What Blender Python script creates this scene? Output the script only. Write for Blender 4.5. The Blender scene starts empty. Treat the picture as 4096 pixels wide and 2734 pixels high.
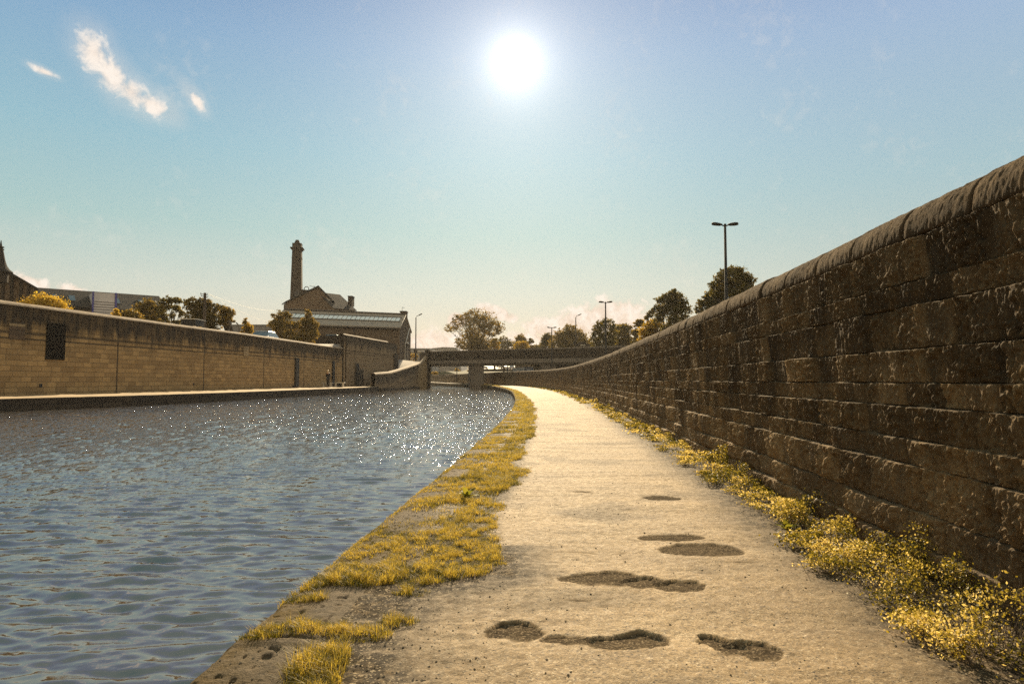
import bpy, math, random
import numpy as np
from mathutils import Vector, Matrix
random.seed(7); RS = np.random.RandomState(11)
S = bpy.context.scene
# ------------------------------------------------------------------ camera, sky, sun, exposure
FPX, PITCH, CAMZ, HOR = 2730.67, math.radians(3.19), 1.0, 1519.0
EXPO = 1.0
cd = bpy.data.cameras.new('camera'); cam = bpy.data.objects.new('camera', cd); S.collection.objects.link(cam)
cam.location = (0, 0, CAMZ); cam.rotation_euler = (math.radians(90) + PITCH, 0, 0)
cd.sensor_width = 36; cd.lens = 24; cd.clip_start = .05; cd.clip_end = 6000
S.camera = cam
SUN_EL, SUN_AZ = math.radians(25.5), math.radians(.35)        # azimuth measured from +Y towards +X
SD = Vector((math.sin(SUN_AZ)*math.cos(SUN_EL), math.cos(SUN_AZ)*math.cos(SUN_EL), math.sin(SUN_EL)))
ld = bpy.data.lights.new('sun', 'SUN'); ld.energy = 5.0; ld.angle = math.radians(.55); ld.color = (1, .80, .52)
lo = bpy.data.objects.new('sun', ld); S.collection.objects.link(lo); lo.location = (0, 0, 60)
lo.rotation_euler = SD.to_track_quat('Z', 'Y').to_euler()
S.view_settings.view_transform = 'Standard'; S.view_settings.look = 'None'
S.view_settings.exposure = EXPO; S.view_settings.gamma = 1; S.view_settings.use_curve_mapping = False
S.cycles.use_denoising = False; S.cycles.max_bounces = 6; S.cycles.transparent_max_bounces = 8; S.cycles.volume_bounces = 0
S.cycles.sample_clamp_indirect = 6; S.cycles.caustics_reflective = False; S.cycles.caustics_refractive = False

def lin(c):
    return tuple((x/12.92 if x <= .04045 else ((x+.055)/1.055)**2.4) for x in c)
def hx(h):
    return lin((int(h[0:2], 16)/255, int(h[2:4], 16)/255, int(h[4:6], 16)/255))

class NT:
    """small helper round a node tree"""
    def __init__(s, nt): s.t = nt; nt.nodes.clear()
    def n(s, typ, ins=None, **kw):
        d = s.t.nodes.new(typ)
        for k, v in kw.items(): setattr(d, k, v)
        for k, v in (ins or {}).items():
            if isinstance(v, bpy.types.NodeSocket): s.t.links.new(v, d.inputs[k])
            else:
                if isinstance(v, (tuple, list)) and len(v) == 3 and d.inputs[k].type == 'RGBA': v = (*v, 1)
                d.inputs[k].default_value = v
        return d
    def m(s, op, a, b=0.0, c=0.0, clamp=False):
        d = s.n('ShaderNodeMath', {0: a, 1: b, 2: c}, operation=op); d.use_clamp = clamp; return d.outputs[0]
    def vm(s, op, a, b=(0, 0, 0)):
        return s.n('ShaderNodeVectorMath', {0: a, 1: b}, operation=op)
    def mix(s, f, a, b, bt='MIX'):
        d = s.n('ShaderNodeMix', data_type='RGBA', blend_type=bt)
        for k, v in ((0, f), (6, a), (7, b)):
            if isinstance(v, bpy.types.NodeSocket): s.t.links.new(v, d.inputs[k])
            else: d.inputs[k].default_value = (*v, 1) if isinstance(v, (tuple, list)) and len(v) == 3 else v
        return d.outputs[2]
    def ramp(s, f, stops, interp='LINEAR'):
        d = s.n('ShaderNodeValToRGB', {0: f}); r = d.color_ramp; r.interpolation = interp
        while len(r.elements) > 1: r.elements.remove(r.elements[-1])
        r.elements[0].position = stops[0][0]; r.elements[0].color = (*stops[0][1], 1) if len(stops[0][1]) == 3 else stops[0][1]
        for p, c in stops[1:]:
            e = r.elements.new(p); e.color = (*c, 1) if len(c) == 3 else c
        return d.outputs[0]
    def noise(s, vec, scale, det=4, rough=.55, dist=0.0):
        return s.n('ShaderNodeTexNoise', {'Vector': vec, 'Scale': scale, 'Detail': det, 'Roughness': rough, 'Distortion': dist}).outputs[0]
    def mapr(s, v, a, b, c=0.0, d=1.0, smooth=False):
        n = s.n('ShaderNodeMapRange', {0: v, 1: a, 2: b, 3: c, 4: d}); n.clamp = True
        if smooth: n.interpolation_type = 'SMOOTHSTEP'
        return n.outputs[0]

def build_world():
    W = bpy.data.worlds.new('World'); S.world = W; W.use_nodes = True
    t = NT(W.node_tree)
    tc = t.n('ShaderNodeTexCoord').outputs['Generated']
    d = t.vm('NORMALIZE', tc).outputs[0]
    xyz = t.n('ShaderNodeSeparateXYZ', {0: d})
    el = t.m('MULTIPLY', t.m('ARCSINE', xyz.outputs[2]), 57.2958)
    az = t.m('MULTIPLY', t.m('ARCTAN2', xyz.outputs[0], xyz.outputs[1]), 57.2958)
    K = 10 / 2**EXPO                                             # background strength is 0.1
    def c(h, k=1.0): return tuple(min(x*k, 50) for x in hx(h))
    e01 = t.m('MULTIPLY', el, 1/60.0, clamp=True)
    front = t.ramp(e01, [(0, c('DCCBB2')), (.05, c('D6CBB6')), (.12, c('C4CDC2')), (.2, c('A4C4C2')), (.3, c('90BAC8')), (.43, c('7FA6C7')), (.5, c('7196BE')), (.62, c('7FA3AC')), (1, c('93B4B0'))])
    # the right of the sky leans to periwinkle higher up
    per = t.ramp(e01, [(0, c('D4C4A8')), (.12, c('B6C2B8')), (.25, c('A0BEC6')), (.42, c('9DB6D2')), (.6, c('8799CB')), (.75, c('7C98BC')), (1, c('7FA6B0'))])
    rightf = t.mapr(az, 0, 38, 0, .9, True)
    col = t.mix(rightf, front, per)
    # sun glow (aureole) by true angle from the sun
    dt = t.vm('DOT_PRODUCT', d, tuple(SD)).outputs['Value']
    ang = t.m('MULTIPLY', t.m('ARCCOSINE', t.m('MINIMUM', dt, 1.0)), 57.2958)
    g1 = t.m('EXPONENT', t.m('MULTIPLY', t.m('POWER', t.m('DIVIDE', ang, .9), 2.0), -1.0))
    g2 = t.m('EXPONENT', t.m('DIVIDE', ang, -1.5))
    g3 = t.m('EXPONENT', t.m('DIVIDE', ang, -7.5))
    glow = t.m('ADD', t.m('MULTIPLY', g1, 1.2), t.m('ADD', t.m('MULTIPLY', g2, 1.25), t.m('MULTIPLY', g3, .24)))
    # clouds as lumps of noise at real directions
    lay = t.n('ShaderNodeCombineXYZ', {0: az, 1: el, 2: 0.0}).outputs[0]
    nz = t.noise(lay, .95, 9, .62, .4); nz2 = t.noise(lay, .16, 3, .5, 0)
    def blob(a0, e0, ra, re, rot, soft=.5):
        da = t.m('SUBTRACT', az, a0); de = t.m('SUBTRACT', el, e0); r = math.radians(rot)
        x = t.m('DIVIDE', t.m('ADD', t.m('MULTIPLY', da, math.cos(r)), t.m('MULTIPLY', de, math.sin(r))), ra)
        y = t.m('DIVIDE', t.m('SUBTRACT', t.m('MULTIPLY', de, math.cos(r)), t.m('MULTIPLY', da, math.sin(r))), re)
        return t.m('SUBTRACT', 1.0, t.m('SQRT', t.m('ADD', t.m('MULTIPLY', x, x), t.m('MULTIPLY', y, y))))
    def union(l):
        o = l[0]
        for b in l[1:]: o = t.m('SMOOTH_MAX', o, b, .15)
        return o
    hi = union([blob(-32.1, 22.5, 1.7, 1.15, -62), blob(-31.0, 21.4, 1.8, 1.1, -50), blob(-29.7, 20.5, 1.7, .9, -35), blob(-28.3, 19.9, 1.5, .7, -24), blob(-35.1, 20.7, .9, .28, -15), blob(-25.2, 20.6, .9, .4, -50)])
    m1 = t.mapr(t.m('ADD', hi, t.m('MULTIPLY', t.m('SUBTRACT', nz, .5), 2.5)), -.25, .85, 0, 1, True)
    m1 = t.m('MAXIMUM', m1, t.mapr(t.m('ADD', hi, t.m('MULTIPLY', t.m('SUBTRACT', nz2, .5), 2.5)), -1.1, .5, 0, .22, True))
    lo_ = union([blob(8.2, 5.1, 3.4, 1.7, 4), blob(5.6, 4.6, 2.8, 1.5, 12), blob(-1.2, 5.6, 2.0, .6, -16), blob(2.8, 4.2, 2.0, 1.0, -14), blob(-6.6, 3.0, 2.8, 1.2, 0), blob(-35.4, 6.3, 1.6, .8, -22), blob(-33.0, 6.0, 1.1, .7, -4), blob(-4.6, 5.0, 1.0, .7, -8), blob(1.5, 3.2, 2.6, 1.0, 0), blob(22, 3, 8, 1.2, 0), blob(-50, 5, 6, 2, 0), blob(48, 5, 9, 2.2, 0)])
    m2 = t.mapr(t.m('ADD', lo_, t.m('MULTIPLY', t.m('SUBTRACT', nz, .5), 2.2)), -.15, .35, 0, .95, True)
    ccol = t.mix(t.mapr(nz, .35, .62), c('E6CCB6'), c('FFF1E2'))
    wis = t.mapr(t.m('MULTIPLY', nz2, nz), .27, .42, 0, .10, True)
    # warm broken cloud added to the unseen sky behind the photographer, warming the shade
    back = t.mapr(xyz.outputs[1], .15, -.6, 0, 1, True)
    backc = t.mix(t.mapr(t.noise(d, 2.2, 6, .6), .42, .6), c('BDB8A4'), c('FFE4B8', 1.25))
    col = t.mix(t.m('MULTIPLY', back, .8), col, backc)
    nish = t.n('ShaderNodeTexSky', sky_type='NISHITA'); nish.sun_disc = False; nish.sun_elevation = SUN_EL; nish.sun_rotation = SUN_AZ
    nish.dust_density = 2.0
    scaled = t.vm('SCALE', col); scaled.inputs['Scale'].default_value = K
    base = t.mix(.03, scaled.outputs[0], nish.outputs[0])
    gv = t.n('ShaderNodeVectorMath', {0: (1.0, .93, .82)}, operation='SCALE'); t.t.links.new(t.m('MULTIPLY', glow, K), gv.inputs['Scale'])
    tot = t.vm('ADD', base, gv.outputs[0]).outputs[0]
    def sc(x, k):
        v = t.vm('SCALE', x); v.inputs['Scale'].default_value = k; return v.outputs[0]
    tot = t.mix(m2, tot, sc(ccol, K*1.0))
    tot = t.mix(m1, tot, sc(t.mix(.5, ccol, c('FFF8F0')), K*.98))
    tot = t.mix(wis, tot, sc(ccol, K))
    # below the horizon: dim earth
    tot = t.mix(t.mapr(el, -3, 0), (.8, .7, .5), tot)
    bg = t.n('ShaderNodeBackground', {0: tot, 1: .1})
    t.n('ShaderNodeOutputWorld', {0: bg.outputs[0]})
build_world()

# ------------------------------------------------------------------ helpers
def px(u, v):
    xc = (u-2048)/FPX; yc = -(v-1367)/FPX
    return np.array([xc, math.cos(PITCH)-math.sin(PITCH)*yc, math.sin(PITCH)+math.cos(PITCH)*yc])
def G(u, v, z=0.0):
    d = px(u, v); t = (z-CAMZ)/d[2]; return (d[0]*t, d[1]*t)
def at(u, v, Y):                                              # point seen at that pixel, Y metres ahead
    d = px(u, v); t = Y/d[1]; return Vector((d[0]*t, Y, CAMZ+d[2]*t))
def xat(u, Y): return (u-2048)/FPX*Y*1.0
def zat(v, Y): return at(2048, v, Y).z
def on(u, A, B):                                              # where a column of sight meets a line in plan
    k = at(u, HOR, 1.0).x
    dx, dy = B[0]-A[0], B[1]-A[1]; s = (k*A[1]-A[0])/(dx-k*dy)
    return (A[0]+dx*s, A[1]+dy*s)

def hsh(ix, iy, seed):
    n = (ix.astype(np.int64)*374761393 + iy.astype(np.int64)*668265263 + seed*1442695041) & 0xffffffff
    n = ((n ^ (n >> 13))*1274126177) & 0xffffffff
    return ((n ^ (n >> 16)) & 0xffff)/65535.0
def vn(x, y, seed=0):
    x, y = np.broadcast_arrays(np.asarray(x, float), np.asarray(y, float))
    ix, iy = np.floor(x), np.floor(y); fx, fy = x-ix, y-iy
    fx = fx*fx*(3-2*fx); fy = fy*fy*(3-2*fy)
    a, b = hsh(ix, iy, seed), hsh(ix+1, iy, seed); c, d = hsh(ix, iy+1, seed), hsh(ix+1, iy+1, seed)
    return (a*(1-fx)+b*fx)*(1-fy)+(c*(1-fx)+d*fx)*fy
def fbm(x, y, o=4, seed=0, g=.5):
    r = 0; a = 1; tt = 0
    for i in range(o):
        r = r+a*vn(x*2**i+i*17.3, y*2**i+i*9.1, seed+i); tt += a; a *= g
    return r/tt
def sst(x, a, b):
    t = np.clip((x-a)/(b-a), 0, 1); return t*t*(3-2*t)

def link(o, parent=None):
    S.collection.objects.link(o)
    if parent is not None: o.parent = parent
    return o
def loc_of(parent):
    l = Vector((0, 0, 0))
    while parent is not None: l += parent.location; parent = parent.parent
    return l
def mesh_np(name, V, F, mat, parent=None, smooth=True, attrs=None, uv=None):
    V = np.asarray(V, np.float32).reshape(-1, 3); F = np.asarray(F, np.int32); k = F.shape[1]
    if parent is not None: V = V-np.array(loc_of(parent), np.float32)
    me = bpy.data.meshes.new(name)
    me.vertices.add(len(V)); me.vertices.foreach_set('co', V.ravel())
    me.loops.add(F.size); me.loops.foreach_set('vertex_index', F.ravel())
    me.polygons.add(len(F)); me.polygons.foreach_set('loop_start', np.arange(0, F.size, k, dtype=np.int32))
    me.polygons.foreach_set('use_smooth', np.full(len(F), smooth))
    for an, av in (attrs or {}).items():
        av = np.asarray(av, np.float32)
        if av.ndim == 2: a = me.attributes.new(an, 'FLOAT_COLOR', 'POINT'); a.data.foreach_set('color', np.c_[av, np.ones(len(av))].astype(np.float32).ravel())
        else: a = me.attributes.new(an, 'FLOAT', 'POINT'); a.data.foreach_set('value', av)
    if uv is not None:
        l = me.uv_layers.new(name='UVMap'); l.data.foreach_set('uv', np.asarray(uv, np.float32)[F.ravel()].ravel())
    me.update(calc_edges=True); me.validate()
    me.materials.append(mat)
    return link(bpy.data.objects.new(name, me), parent)
def gridF(r, c):
    i = np.arange(r-1)[:, None]*c+np.arange(c-1)[None, :]
    return np.stack([i, i+1, i+c+1, i+c], -1).reshape(-1, 4)

class MB:
    def __init__(s): s.v = []; s.f = []; s.uv = []
    def add(s, vs, fs):
        o = len(s.v); s.v += [tuple(v) for v in vs]; s.f += [tuple(i+o for i in f) for f in fs]; return s
    def box(s, x0, y0, z0, x1, y1, z1):
        return s.hex([(x0, y0, z0), (x1, y0, z0), (x1, y1, z0), (x0, y1, z0)], [(x0, y0, z1), (x1, y0, z1), (x1, y1, z1), (x0, y1, z1)])
    def hex(s, b, t):                                         # bottom ring and top ring of any size
        n = len(b); return s.add(list(b)+list(t), [tuple(range(n))[::-1], tuple(range(n, 2*n))]+[(i, (i+1) % n, n+(i+1) % n, n+i) for i in range(n)])
    def wallseg(s, A, B, z0, z1, th=.3, zb=None, off=0.0):    # slab on line A-B, thickness th to the far side (+normal)
        A = Vector(A); B = Vector(B); d = (B-A).normalized(); n = Vector((-d.y, d.x)); zb = z1 if zb is None else zb
        a0, b0 = A+n*off, B+n*off; a1, b1 = A+n*(off+th), B+n*(off+th)
        return s.hex([(a0.x, a0.y, z0), (b0.x, b0.y, z0), (b1.x, b1.y, z0), (a1.x, a1.y, z0)], [(a0.x, a0.y, z1), (b0.x, b0.y, zb), (b1.x, b1.y, zb), (a1.x, a1.y, z1)])
    def tube(s, p, r, n=10, cap=True):
        p = [Vector(q) for q in p]; rings = []
        for i, q in enumerate(p):
            d = (p[min(i+1, len(p)-1)]-p[max(i-1, 0)]).normalized()
            a = d.cross(Vector((0, 0, 1)) if abs(d.z) < .9 else Vector((1, 0, 0))).normalized(); b = d.cross(a)
            rr = r[i] if isinstance(r, (list, tuple)) else r
            rings.append([q+(a*math.cos(6.28318*k/n)+b*math.sin(6.28318*k/n))*rr for k in range(n)])
        vs = [v for g in rings for v in g]
        fs = [(i*n+k, i*n+(k+1) % n, (i+1)*n+(k+1) % n, (i+1)*n+k) for i in range(len(p)-1) for k in range(n)]
        if cap: fs += [tuple(range(n))[::-1], tuple(range(len(vs)-n, len(vs)))]
        return s.add(vs, fs)
    def ell(s, c, r, n=12, m=8, rot=None):
        vs = []; R = rot or Matrix.Identity(3)
        for i in range(m+1):
            a = math.pi*i/m
            for k in range(n):
                b = 2*math.pi*k/n; vs.append(Vector(c)+R @ Vector((r[0]*math.sin(a)*math.cos(b), r[1]*math.sin(a)*math.sin(b), r[2]*math.cos(a))))
        return s.add(vs, [(i*n+k, (i+1)*n+k, (i+1)*n+(k+1) % n, i*n+(k+1) % n) for i in range(m) for k in range(n)])
    def build(s, name, mat, parent=None, smooth=False, bevel=0.0):
        me = bpy.data.meshes.new(name); l = loc_of(parent)
        me.from_pydata([tuple(Vector(v)-l) for v in s.v], [], s.f); me.validate()
        import bmesh
        bm = bmesh.new(); bm.from_mesh(me); bmesh.ops.remove_doubles(bm, verts=bm.verts, dist=1e-5); bmesh.ops.recalc_face_normals(bm, faces=bm.faces)
        uvl = bm.loops.layers.uv.new('UVMap'); mz = max((v.co.z for v in bm.verts), default=0)
        for f in bm.faces:                                    # box-projected UVs in metres, v counted down from the top
            nn = f.normal; tg = Vector((nn.y, -nn.x, 0))
            tg = tg.normalized() if tg.length > .05 else Vector((1, 0, 0)); up = nn.cross(tg)
            for lp in f.loops:
                q = lp.vert.co+l
                lp[uvl].uv = (q.dot(tg), (mz-lp.vert.co.z) if abs(nn.z) < .3 else q.dot(up))
        bm.to_mesh(me); bm.free()
        if smooth: me.polygons.foreach_set('use_smooth', [True]*len(me.polygons))
        me.materials.append(mat); o = link(bpy.data.objects.new(name, me), parent)
        if bevel:
            b = o.modifiers.new('bevel', 'BEVEL'); b.width = bevel; b.segments = 2; b.limit_method = 'ANGLE'
        return o

def tag(o, label=None, cat=None, group=None, kind=None):
    if label: o['label'] = label
    if cat: o['category'] = cat
    if group: o['group'] = group
    if kind: o['kind'] = kind
    return o
def thing(name, loc, label, cat, group=None):
    o = bpy.data.objects.new(name, None); link(o); o.location = loc; o.empty_display_size = .3
    return tag(o, label, cat, group)
def copy_tree(o, parent=None):
    c = o.copy(); S.collection.objects.link(c); c.parent = parent
    for ch in list(o.children): copy_tree(ch, c)
    return c

# ------------------------------------------------------------------ materials
def mat(name, fn):
    m = bpy.data.materials.new(name); m.use_nodes = True; t = NT(m.node_tree)
    sh = fn(t); t.n('ShaderNodeOutputMaterial', {0: sh}); return m
def princ(t, col, rough=.8, bump=None, bstr=.5, bdist=.02, spec=.3, metal=0.0, **kw):
    ins = {'Base Color': col, 'Roughness': rough, 'Specular IOR Level': spec, 'Metallic': metal}; ins.update(kw)
    p = t.n('ShaderNodeBsdfPrincipled', ins)
    if bump is not None:
        b = t.n('ShaderNodeBump', {'Strength': bstr, 'Distance': bdist, 'Height': bump}); t.t.links.new(b.outputs[0], p.inputs['Normal'])
    return p.outputs[0]
def attr(t, n, out='Fac'): return t.n('ShaderNodeAttribute', attribute_name=n).outputs[out]
def P(t): return t.n('ShaderNodeNewGeometry').outputs['Position']
def strv(t, v, s): return t.vm('MULTIPLY', v, s).outputs[0]
def simple(name, c1, c2, scale=3.0, rough=.8, bs=.3, bd=.02, bscale=30.0, spec=.3, stretch=(1, 1, 1), metal=0.0):
    def fn(t):
        p = strv(t, P(t), stretch); n = t.noise(p, scale, 6, .6); n2 = t.noise(p, bscale, 4, .6)
        col = t.mix(t.mapr(n, .35, .65), c1, c2)
        col = t.mix(t.mapr(n2, .4, .7, 0, .25), col, tuple(x*.5 for x in c1))
        return princ(t, col, rough, n2, bs, bd, spec, metal)
    return mat(name, fn)
def masonry(name, c1, c2, mortar, bw=.6, bh=.25, ms=.018, stain=(.03, .024, .018), top=1.4, soot=.8, rough=.9, line=None):
    """coursed stone on UVs in metres (u along, v down from the wall top); soot runs down from the coping"""
    def fn(t):
        uv = t.n('ShaderNodeUVMap').outputs[0]; s = t.n('ShaderNodeSeparateXYZ', {0: uv}); p = P(t)
        wob = t.vm('ADD', uv, t.vm('SCALE', t.n('ShaderNodeTexNoise', {'Vector': uv, 'Scale': 1.5}).outputs[1], (0, 0, 0)).outputs[0])
        sc = [n for n in t.t.nodes if n.type == 'VECT_MATH' and n.operation == 'SCALE'][-1]; sc.inputs['Scale'].default_value = .05
        br = t.n('ShaderNodeTexBrick', {'Vector': wob.outputs[0], 'Color1': (0, 0, 0), 'Color2': (1, 1, 1), 'Mortar': (.5, .5, .5), 'Scale': 1.0, 'Mortar Size': ms, 'Mortar Smooth': .3, 'Bias': 0.0, 'Brick Width': bw, 'Row Height': bh}, offset=.42, squash=1.25, squash_frequency=3)
        tone = t.noise(p, 1.2, 6, .6); fine = t.noise(p, 9, 6, .65)
        col = t.mix(br.outputs[0], c1, c2); col = t.mix(t.mapr(tone, .3, .7, 0, .6), col, tuple(x*.55 for x in c1))
        col = t.mix(t.m('MULTIPLY', br.outputs[1], .8), col, mortar)
        col = t.mix(t.mapr(fine, .45, .75, 0, .45), col, tuple(x*.4 for x in c1))
        dr = t.noise(strv(t, uv, (.9, .16, 1)), 1.6, 6, .65)
        reach = t.m('MULTIPLY', t.mapr(dr, .25, .75, .15, 1.0), top*1.7)
        sm = t.m('MULTIPLY', t.m('SUBTRACT', 1.0, t.m('DIVIDE', s.outputs[1], reach), clamp=True), 2.2, clamp=True)
        sm = t.m('MULTIPLY', t.m('MULTIPLY', sm, t.mapr(t.noise(strv(t, uv, (3, .7, 1)), 1.2, 5, .6), .25, .55, .55, 1)), soot, clamp=True)
        col = t.mix(sm, col, stain)
        if line:                                             # a dark string course / expansion joints
            a = t.m('ABSOLUTE', t.m('SUBTRACT', s.outputs[1], line[0])); l1 = t.mapr(a, .02, .05, 1, 0)
            q = t.m('ABSOLUTE', t.m('SUBTRACT', t.m('FRACT', t.m('DIVIDE', s.outputs[0], line[1])), .5)); l2 = t.mapr(q, .004, .009, 1, 0)
            a2 = t.m('ABSOLUTE', t.m('SUBTRACT', s.outputs[1], line[0]-.28)); l3 = t.m('MULTIPLY', t.mapr(t.m('ADD', a2, t.m('MULTIPLY', t.m('SUBTRACT', dr, .5), .2)), .03, .10, 1, 0), .8)
            col = t.mix(t.m('MULTIPLY', t.m('MAXIMUM', t.m('MAXIMUM', l1, l2), l3), .85), col, stain)
        h = t.m('SUBTRACT', t.m('MULTIPLY', fine, .6), t.m('MULTIPLY', br.outputs[1], .8))
        return princ(t, col, rough, h, .7, .03, .2)
    return mat(name, fn)

def leafmat(name, a, b, c, trans=.5, rough=.55):
    def fn(t):
        k = attr(t, 'tone'); col = t.ramp(k, [(0, a), (.5, b), (1, c)])
        p = t.n('ShaderNodeBsdfPrincipled', {'Base Color': col, 'Roughness': rough, 'Specular IOR Level': .25}).outputs[0]
        tr = t.n('ShaderNodeBsdfTranslucent', {0: t.mix(.5, col, t.mix(1.0, col, (1.6, 1.4, .6), 'MULTIPLY'))}).outputs[0]
        return t.n('ShaderNodeMixShader', {0: trans, 1: p, 2: tr}).outputs[0]
    return mat(name, fn)

M = {}
# ------------------------------------------------------------------ the plan of path, bank and wall
XC = np.array([(-8, -1.5), (1.2, -1.2), (2.33, -1.1), (3, -1.06), (4.26, -1.0), (5.5, -.92), (6.8, -.81), (8.4, -.73), (10.2, -.63), (13.5, -.44), (19.8, -.17), (27.5, .07), (36.7, .18), (48, .15), (65, -.22), (78, -1.1), (95, -2.9), (105, -4.4), (114, -6.2), (125, -9), (150, -15.5), (190, -25), (245, -35)])
XW = np.array([(-8, 1.0), (1.5, 1.93), (2.75, 2.07), (3.9, 2.15), (5.5, 2.27), (7.4, 2.42), (9.4, 2.54), (11.5, 2.69), (14, 2.83), (18.3, 3.08), (27.6, 3.56), (37, 3.85), (45, 4.03), (58, 4.0), (73, 3.4), (85, 2.1), (98, -.2), (112, -3.1), (125, -6.2), (150, -12.3), (190, -21.5), (245, -31)])
XG = np.array([(-8, -.9), (2.2, -.62), (3.3, -.55), (3.5, -.28), (4.26, -.17), (5.6, -.1), (6.9, .08), (8.3, .1), (9.5, .17), (15, .5), (22.7, .76), (38, .88), (57, .62), (76, -.5), (95, -2.3), (245, -34)])
def smooth_fn(T):                                             # monotone smooth curve through the points (Catmull-Rom tangents)
    y, x = T[:, 0], T[:, 1]; d = np.gradient(x, y)
    def f(q):
        q = np.clip(q, y[0], y[-1]); i = np.clip(np.searchsorted(y, q)-1, 0, len(y)-2); h = y[i+1]-y[i]; t = (q-y[i])/h
        return (2*t**3-3*t**2+1)*x[i]+(t**3-2*t*t+t)*h*d[i]+(-2*t**3+3*t*t)*x[i+1]+(t**3-t*t)*h*d[i+1]
    return f
xc, xw, xg = smooth_fn(XC), smooth_fn(XW), smooth_fn(XG)
def zp(Y): return .3*sst(Y, 40, 115)+.35*sst(Y, 115, 245)

HOLES = []                                                    # potholes: x, Y, rx, rY, depth
def hole(u0, u1, v0, v1, dep, rot=0.0):
    a = G((u0+u1)/2, (v0+v1)/2); l, r = G(u0, (v0+v1)/2)[0], G(u1, (v0+v1)/2)[0]; n, f = G(2048, v1)[1], G(2048, v0)[1]
    HOLES.append((a[0], (n+f)/2, (r-l)/2, (f-n)/2, dep, rot))
hole(2634, 2986, 2168, 2228, .022); hole(2535, 2822, 2131, 2160, .014); hole(2578, 2730, 1984, 1999, .012)
hole(2240, 2590, 2284, 2344, .020); hole(2500, 2700, 2300, 2362, .024); hole(2600, 2830, 2325, 2378, .022)
hole(1930, 2185, 2470, 2560, .024); hole(2150, 2430, 2530, 2580, .012); hole(2330, 2680, 2525, 2605, .022); hole(2810, 2985, 2535, 2640, .026); hole(2900, 3135, 2552, 2655, .024)
hole(2200, 2440, 2385, 2400, .006); hole(2880, 3030, 2242, 2252, .006); hole(2080, 2640, 2203, 2211, .004); hole(2290, 2380, 1966, 1972, .008)
def ground(x, Y):
    """height of the towpath and bank surface, plus masks"""
    cx, wx = xc(Y), xw(Y)
    z = zp(Y)+.012*(fbm(x*1.3, Y*.9, 3, 5)-.5)*2+.016*(fbm(x*.7+9, Y*3.1, 4, 6)-.5)*2
    fade = np.clip(1.3-Y/30, .15, 1)
    z = z+.0035*(fbm(x*45, Y*45, 3, 7)-.5)*2*fade
    z = z+.0022*(vn(x*140, Y*140, 8) > .86)*fade
    hm = np.zeros_like(z)
    wx_, wy_ = (fbm(x*5.5, Y*5.5, 4, 21, .6)-.5), (fbm(x*5.5, Y*5.5, 4, 22, .6)-.5)
    for (hx_, hy, rx, ry, dep, rot) in HOLES:
        r = np.sqrt(((x-hx_+wx_*.13)/rx)**2+((Y-hy+wy_*.13)/ry)**2)
        m = 1-sst(r, .92, 1.0) if dep > .01 else (1-sst(r, .2, 1.1))
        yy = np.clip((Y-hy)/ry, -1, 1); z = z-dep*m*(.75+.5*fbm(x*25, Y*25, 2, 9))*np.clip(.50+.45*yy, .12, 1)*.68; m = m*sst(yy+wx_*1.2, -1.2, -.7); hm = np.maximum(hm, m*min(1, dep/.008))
    e = x-cx                                                  # distance in from the canal edge
    jw = np.minimum(e, .8)
    z = z-.03*(1-sst(e+.03*(vn(Y*6, 0*Y, 31)-.5), 0, .05))-.012*(1-sst(e, .0, .16))*vn(Y*3, 0*Y, 33)
    z = z+.022*sst(x, wx-.35, wx)
    return z, hm
def yrows():
    a = np.linspace(-6, 1.7, 26)[:-1]; b = 1.7*np.exp(np.arange(0, math.log(128/1.7), .0042)); c = np.linspace(129, 244, 24)
    return np.r_[a, b, c]

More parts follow.
